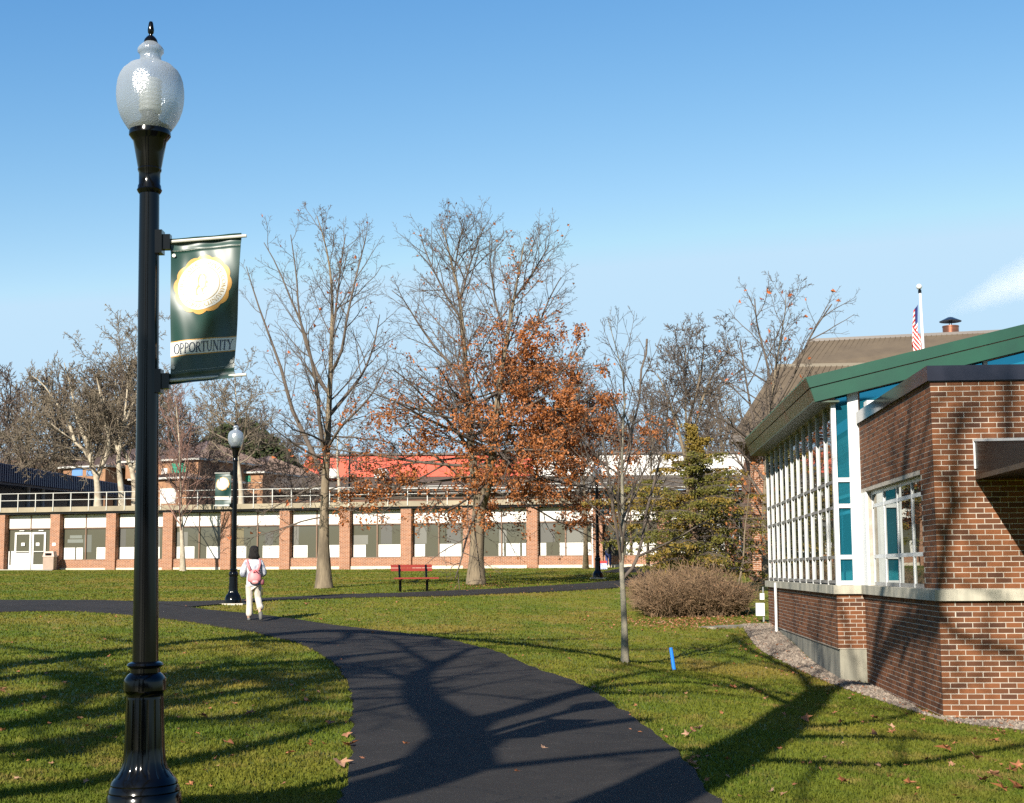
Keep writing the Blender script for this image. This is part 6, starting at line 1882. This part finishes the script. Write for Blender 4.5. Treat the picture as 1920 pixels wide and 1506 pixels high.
# ---- leafless brown shrub
def shrub():
    g = random.Random(13); c0 = G(1302, 1160); brs = []; tips = []
    cx = (G(1190, 1160).x + G(1425, 1160).x) / 2; cy = c0.y + 1.0; hw = (G(1425, 1160).x - G(1190, 1160).x) / 2
    o = thing('shrub', 'wide leafless brown shrub in front of the conifer at the corner of the brick building', 'shrub', Vector((cx, cy, H(cx, cy))))
    for _ in range(1500):
        bx, by = g.uniform(-.8, .8), g.uniform(-.8, .8)
        p = Vector((cx + bx * hw * .9, cy + by * 1.0, 0)); p.z = H(p.x, p.y) - .05
        env = math.sqrt(max(.05, 1 - (bx * .92) ** 2)) * (1 - .25 * by * by)
        hgt = 1.12 * env * g.uniform(.5, 1.06) * (1 + .08 * math.sin(bx * 9)); d = Vector((bx * .5 + g.gauss(0, .25), by * .5 + g.gauss(0, .25), 1)).normalized(); pts = [p]
        for i in range(6): d = (d + Vector((g.gauss(0, .16), g.gauss(0, .16), -.03 * i))).normalized(); p = p + d * hgt / 5.4; pts.append(p)
        brs.append((pts, taper(.011, .004, 7)))
        for i in range(2, 7):
            for _k in range(2):
                q = pts[i]; dd = (d + Vector((g.gauss(0, .8), g.gauss(0, .8), g.gauss(.1, .5)))).normalized(); L = g.uniform(.12, .38); e = q + dd * L
                m_ = q.lerp(e, .5) + Vector((g.gauss(0, .02), g.gauss(0, .02), .02)); brs.append(([q, m_, e], [.0055, .0045, .003])); tips.append(tuple(e)); tips.append(tuple(m_))
    v, f = tubes(brs, 3)
    fast_mesh('twigs', v, f, mat('barberry_twig', (.20, .125, .066), (.115, .074, .042), 2.2, rough=.9, island=.5), parent=o, kind='stuff')
    leaves('leaves', [q for q in tips if g.random() < .35], .035, mat('dull_red_leaf', (.24, .12, .06), (.16, .10, .05), 3, rough=.8, island=.6, c3=(.10, .09, .04)), o, 9)
    return o


shrub()

# ---- fallen leaves
def leaf_mesh(seed):
    g = random.Random(seed); lobes = [(0, 1.0), (38, .42), (62, .85), (95, .36), (125, .62), (160, .25), (180, .55), (200, .25), (235, .62), (265, .36), (298, .85), (322, .42)]
    v = [(0, 0, .012)]
    for a, r in lobes:
        t = math.radians(a); rr = r * g.uniform(.85, 1.15); v.append((rr * .5 * math.cos(t), rr * .5 * math.sin(t), abs(math.sin(t)) * r * .22 * g.uniform(.4, 1.2) + g.uniform(-.03, .05)))
    f = [(0, i + 1, (i + 1) % len(lobes) + 1) for i in range(len(lobes))]
    return v, f


M_FALL = mat('dry_leaf', (.36, .14, .055), (.24, .085, .035), 3, rough=.7, island=.8, c3=(.42, .27, .17), trans=.15)
lmeshes = []
for k_ in range(4):
    v, f = leaf_mesh(k_); lmeshes.append(MB().add([(a * .15, b * .15, c * .15) for a, b, c in v], f).mesh('fallen_leaf', M_FALL))
SEEN = [(577, 1322), (620, 1362), (428, 1400), (0, 1300), (382, 1350), (545, 1420), (472, 1343), (1862, 1462), (1848, 1472), (1910, 1485), (1880, 1488), (1580, 1475), (1705, 1478), (1865, 1395), (1775, 1412), (1828, 1427), (1640, 1385), (1672, 1370), (1673, 1378), (1638, 1352),
        (1510, 1353), (1422, 1302), (1436, 1315), (1412, 1297), (1578, 1360), (1908, 1445), (1895, 1452), (1290, 1386), (1308, 1373), (1300, 1378), (1340, 1292), (1375, 1294), (480, 1147), (770, 1147), (745, 1131), (820, 1137), (350, 1140), (600, 1164), (575, 1135), (1295, 1440), (640, 1440), (650, 1385), (655, 1405), (700, 1190)]
for i, (px, py) in enumerate(SEEN):
    p = G(px, py); o = bpy.data.objects.new('fallen_leaf', lmeshes[i % 4]); col.objects.link(o)
    s_ = rnd.uniform(.75, 1.25) * (1.2 if py > 1380 else 1.0); o.location = p + Vector((0, 0, .035)); o.scale = (s_, s_, s_ * 1.4)
    o.rotation_euler = (rnd.uniform(-.5, .5), rnd.uniform(-.5, .5), rnd.uniform(0, 6.28))
    tag(o, 'dry orange brown oak leaf lying on the grass', 'leaf', 'fallen oak leaves on the lawn')
# the countless rest
pv_ = []; g = random.Random(2)
for _ in range(650):
    px, py = g.uniform(0, 1920), 1085 + 420 * g.random() ** 1.6
    pv_.append(G(px, py))
for _ in range(1500): pv_.append(G(g.gauss(1300, 75), g.gauss(1168, 7)))
for _ in range(900):
    t_ = g.random(); x_ = 1400 + 500 * t_; pv_.append(G(x_ + g.gauss(0, 20), 1195 + 165 * t_ ** .8 + g.gauss(0, 16)))
for _ in range(260): a = G(g.gauss(900, 60), g.gauss(1100, 5)); pv_.append(a)
V = []; Fc = []; n = 0
for p in pv_:
    if inside(REG['asphalt_path'], np.array([p.x]), np.array([p.y]))[0] and g.random() < .93: continue
    if NF(np.array([p.x]), np.array([p.y]))[0]: continue
    v, f = leaf_mesh(g.randrange(50)); s_ = g.uniform(.035, .10); a = g.uniform(0, 6.28); Mx = Matrix.Translation(p + Vector((0, 0, .03))) @ Euler((g.uniform(-.6, .6), g.uniform(-.6, .6), a)).to_matrix().to_4x4()
    V += [tuple(Mx @ (Vector(q) * s_)) for q in v]; Fc += [tuple(i + n for i in q) for q in f]; n += len(v)
tag(fast_mesh('leaf_litter', V, Fc, M_FALL, kind='stuff'), 'small dry brown leaves scattered over the lawn and under the shrub', 'leaf litter')


# ---- trees behind the viewer: their shadows cross the lawn, the path and the brick walls
HS = .66


def up(p, h): return p + LS * (h * HS / LS.z)


def GL(px, py, h): return up(G(px, py), h)


def WA(px, py, h):      # side wall of the low block
    r = ray(px, py); t = BC.dot(E1) / r.dot(E1); return up(r * t, h * 1.25)


def WF(px, py, h):
    r = ray(px, py); t = BC.dot(E2) / r.dot(E2); return up(r * t, h * 1.25)


def shade_tree(label, fork, base_off, r0, r1, limbs, seed, twig=1.0, rk=1.0):
    """fork: point where the trunk ends; limbs: [(points, r_start, r_end, n children)]"""
    t = Tree(seed)
    hh = fork.z - H(fork.x + base_off[0], fork.y + base_off[1])
    bx, by = fork.x + base_off[0], fork.y + base_off[1]; b = Vector((bx, by, H(bx, by)))
    o = thing('oak_tree', label, 'tree', b)
    mp = smooth_pl([b + Vector((0, 0, -.2)), b.lerp(fork, .35) + Vector((.1, 0, 0)), b.lerp(fork, .7), fork], 10); mr = base_flare(taper(r0, r1, 10), 1.3, 2); t.add(0, mp, mr)
    c = dict(seg=[10, 6, 5, 4, 3], wig=[.02, .10, .14, .18, .2], trop=[0, .03, .03, .02, 0], tip=.3, rmin=.008, max=4, n=[0, 6, 5, 4], t0=[.2, .2, .15, .15], ang=[45, 45, 45, 45], lr=[.5, .5, .46, .42], rl=.016 * rk)
    for pts, ra, rb_, nc in limbs:
        pp = smooth_pl(pts, 14); rr = taper(ra * 1.15 * rk, rb_ * 1.2 * rk, 14); t.add(0, pp, rr)
        L = sum((q - p).length for p, q in zip(pp, pp[1:]))
        if nc: t.children(pp, rr, L, 1, dict(c, n=[0, nc, 5, 4]), t0=.25, Lf=lambda q: min(2.6, L * .4) * (1.1 - .5 * q) * twig)
    for l in list(t.b):
        out = []
        for pts, rad in t.b[l]:
            k = next((i for i, v in enumerate(pts) if seen(v)), len(pts))
            if k == len(pts): out.append((pts, rad))
            elif l < 2 and k > 3: out.append((pts[:k], rad[:k]))
        t.b[l] = out
    t.parts(o, M_BARK, M_TWIG)
    return o


def seen(v):        # the photographer stands clear of every twig
    if v.y < .5: return False
    c = CMI @ v; x, y = F * c.x / -c.z, F * c.y / -c.z
    return abs(x) < 1010 and abs(y) < 800


CMI = CM.transposed()
fA = GL(842, 1448, 8.0)
fA2 = GL(868, 1385, 8.8)
shade_tree('large bare oak behind the viewer whose forked shadow falls on the path', fA, (0, 0), .42, .31, [
    ([fA, GL(850, 1420, 8.35), fA2], .29, .22, 0),
    ([GL(838, 1455, 7.9), GL(720, 1484, 7.6), GL(580, 1498, 7.3), GL(420, 1505, 7.0), GL(250, 1515, 6.7)], .20, .16, 5),
    ([fA, up(P(350, 735, 8.4), 4.4), up(P(385, 690, 8.4), 4.6), up(P(440, 600, 8.4), 4.9), up(P(500, 500, 8.4), 5.3), up(P(560, 380, 8.4), 5.8)], .11, .085, 0),
    ([fA2, GL(845, 1352, 9.1), GL(800, 1318, 9.5), GL(786, 1288, 9.9), GL(800, 1262, 10.4), GL(852, 1236, 11)], .20, .07, 11),
    ([fA2, GL(905, 1356, 9.0), GL(970, 1339, 9.3), GL(1040, 1315, 9.7), GL(1110, 1296, 10.1), GL(1180, 1285, 10.5), GL(1290, 1281, 11), GL(1400, 1292, 11.6)], .16, .05, 7),
    ([GL(1040, 1315, 9.7), GL(1110, 1302, 10), GL(1200, 1302, 10.4), GL(1310, 1300, 10.8), GL(1420, 1310, 11.2)], .09, .04, 4),
    ([GL(1090, 1300, 10), GL(1150, 1275, 10.4), GL(1210, 1262, 10.8), GL(1300, 1258, 11.2), GL(1370, 1240, 11.6)], .07, .035, 5),
    ([GL(846, 1450, 8.0), GL(940, 1443, 8.3), GL(1060, 1430, 8.7), GL(1200, 1416, 9.1), GL(1300, 1408, 9.5), GL(1460, 1402, 10)], .075, .045, 1),
    ([GL(798, 1316, 9.5), GL(700, 1335, 10.2), GL(640, 1345, 10.8), GL(560, 1368, 11.3)], .05, .02, 7),
    ([GL(852, 1236, 11), GL(880, 1222, 11.4), GL(930, 1212, 12), GL(980, 1205, 12.6)], .07, .03, 12),
    ([GL(815, 1250, 10.8), GL(770, 1225, 11.4), GL(740, 1205, 12), GL(700, 1195, 12.6)], .06, .03, 9),
    ([GL(786, 1288, 9.9), GL(740, 1268, 10.6), GL(690, 1255, 11.4), GL(600, 1245, 12)], .07, .03, 12)], 301)
fB = GL(1345, 1432, 7.6)
shade_tree('tall bare tree behind the viewer shading the right lawn and the brick wall', fB, (0, 0), .42, .34, [
    ([fB, GL(1400, 1402, 8.0), GL(1460, 1365, 8.4), GL(1510, 1325, 8.9), GL(1560, 1288, 10.6), WA(1660, 1215, 9.6), WA(1752, 1168, 9.9)], .27, .09, 9),
    ([GL(1450, 1385, 8.4), GL(1540, 1384, 8.8), GL(1650, 1384, 9.2), GL(1780, 1390, 9.8)], .085, .04, 4),
    ([fB, GL(1420, 1428, 8.0), GL(1540, 1433, 8.6), GL(1680, 1437, 9.2), GL(1800, 1420, 9.8), GL(1950, 1398, 10.4)], .08, .05, 4),
    ([GL(1470, 1365, 8.5), GL(1560, 1362, 9), GL(1660, 1352, 9.5), GL(1720, 1335, 10)], .07, .03, 7),
    ([GL(1530, 1310, 9.6), GL(1500, 1265, 11.5), GL(1450, 1240, 12.6), GL(1400, 1215, 13.8), GL(1370, 1190, 15)], .09, .04, 12),
    ([GL(1500, 1330, 9), GL(1430, 1300, 9.6), GL(1370, 1275, 10.6), GL(1300, 1262, 11.6)], .08, .03, 9),
    ([WA(1640, 1228, 9.6), WA(1650, 1150, 10.2), WA(1670, 1080, 10.8), WA(1690, 960, 11.4), WA(1700, 850, 12)], .09, .05, 9),
    ([WA(1690, 1240, 9.6), WA(1710, 1180, 10.2), WA(1735, 1120, 10.8), WF(1790, 1190, 11), WF(1850, 1210, 11.5), WF(1930, 1240, 12)], .06, .04, 5),
    ([WF(1752, 1168, 10), WF(1775, 1000, 11), WF(1790, 880, 12), WF(1800, 760, 13)], .08, .04, 9),
    ([WF(1960, 980, 12), WF(1893, 900, 12.5), WF(1890, 800, 13), WF(1888, 700, 13.5)], .09, .06, 5)], 302, twig=1.15)
fC = GL(-260, 1380, 12)
shade_tree('broad bare tree behind the viewer at left shading the near lawn in soft bands', fC, (-1.5, -1), .36, .25, [
    ([fC, GL(-60, 1330, 12.5), GL(120, 1300, 13), GL(300, 1270, 13.5), GL(480, 1245, 14), GL(650, 1240, 14.5)], .17, .06, 12),
    ([fC, GL(-80, 1262, 13), GL(100, 1240, 13.6), GL(260, 1215, 14), GL(420, 1200, 14.6), GL(640, 1210, 15)], .16, .05, 12),
    ([fC, GL(-60, 1372, 12), GL(100, 1350, 12.6), GL(260, 1330, 13), GL(440, 1300, 13.6), GL(640, 1275, 14)], .14, .05, 10),
    ([GL(-100, 1290, 13), GL(100, 1262, 13.5), GL(240, 1300, 14), GL(420, 1260, 14.5), GL(560, 1290, 15)], .10, .05, 12),
    ([GL(100, 1420, 12), GL(260, 1360, 12.5), GL(450, 1345, 13), GL(600, 1310, 13.5)], .08, .04, 10),
    ([GL(313, 1436, 10), GL(430, 1412, 10.5), GL(540, 1384, 11), GL(656, 1353, 11.5)], .07, .03, 3),
    ([fC, GL(-90, 1420, 11.6), GL(60, 1400, 12), GL(190, 1376, 12.4), GL(330, 1345, 12.9)], .12, .04, 5),
    ([GL(-100, 1500, 10), GL(60, 1490, 10.4), GL(200, 1462, 10.8), GL(260, 1450, 11.2), GL(330, 1438, 11.5)], .09, .05, 4),
    ([GL(420, 1200, 14.6), GL(620, 1185, 15), GL(800, 1195, 15.5), GL(1000, 1212, 16), GL(1200, 1245, 16.5)], .11, .05, 12)], 303, twig=1.5, rk=2.2)

# ---- steam drifting over the roof at the right
def steam():
    a = P(1768, 590, 150); b = P(2080, 452, 160); ax = b - a; L = ax.length
    me = MB().lathe([(0, -.5), (2.0, 0), (3.0, L * .3), (4.2, L * .6), (6, L), (0, L + 2)], 20).mesh('steam', [])
    m = bpy.data.materials.new('steam_vapour'); m.use_nodes = True; t = m.node_tree; N = t.nodes; L_ = t.links; N.clear()
    out = N.new('ShaderNodeOutputMaterial'); pvn = N.new('ShaderNodeVolumePrincipled'); pvn.inputs['Color'].default_value = (1, .93, .92, 1); pvn.inputs['Anisotropy'].default_value = -.35
    tc = N.new('ShaderNodeTexCoord'); sp = N.new('ShaderNodeSeparateXYZ'); L_.new(tc.outputs['Object'], sp.inputs[0])

    def mth(op, a_, b_=None, cl=False):
        n = N.new('ShaderNodeMath'); n.operation = op; n.use_clamp = cl
        for i, q in enumerate((a_, b_)):
            if q is None: continue
            if isinstance(q, (int, float)): n.inputs[i].default_value = q
            else: L_.new(q, n.inputs[i])
        return n.outputs[0]
    r2 = mth('SQRT', mth('ADD', mth('MULTIPLY', sp.outputs[0], sp.outputs[0]), mth('MULTIPLY', sp.outputs[1], sp.outputs[1])))
    rad = mth('ADD', mth('MULTIPLY', sp.outputs[2], 3.4 / L), .9)
    e = mth('SUBTRACT', 1.0, mth('DIVIDE', r2, rad))
    nz = N.new('ShaderNodeTexNoise'); nz.inputs['Scale'].default_value = .42; nz.inputs['Detail'].default_value = 6; L_.new(tc.outputs['Object'], nz.inputs['Vector'])
    dn = mth('MULTIPLY', mth('SUBTRACT', mth('ADD', e, nz.outputs['Fac']), .52, True), .10)
    end = mth('MULTIPLY', sp.outputs[2], .12, True)
    L_.new(mth('MULTIPLY', dn, end), pvn.inputs['Density'])
    L_.new(pvn.outputs[0], out.inputs['Volume'])
    me.materials.append(m)
    o = bpy.data.objects.new('steam', me); col.objects.link(o); o.location = a; o.rotation_euler = ax.to_track_quat('Z', 'Y').to_euler()
    tag(o, 'pale pinkish steam plume drifting up to the right above the roofs', 'steam', kind='stuff')


steam()
print('tris', sum(len(m.loops) - 2 * len(m.polygons) for m in bpy.data.meshes), 'objects', len(bpy.data.objects))
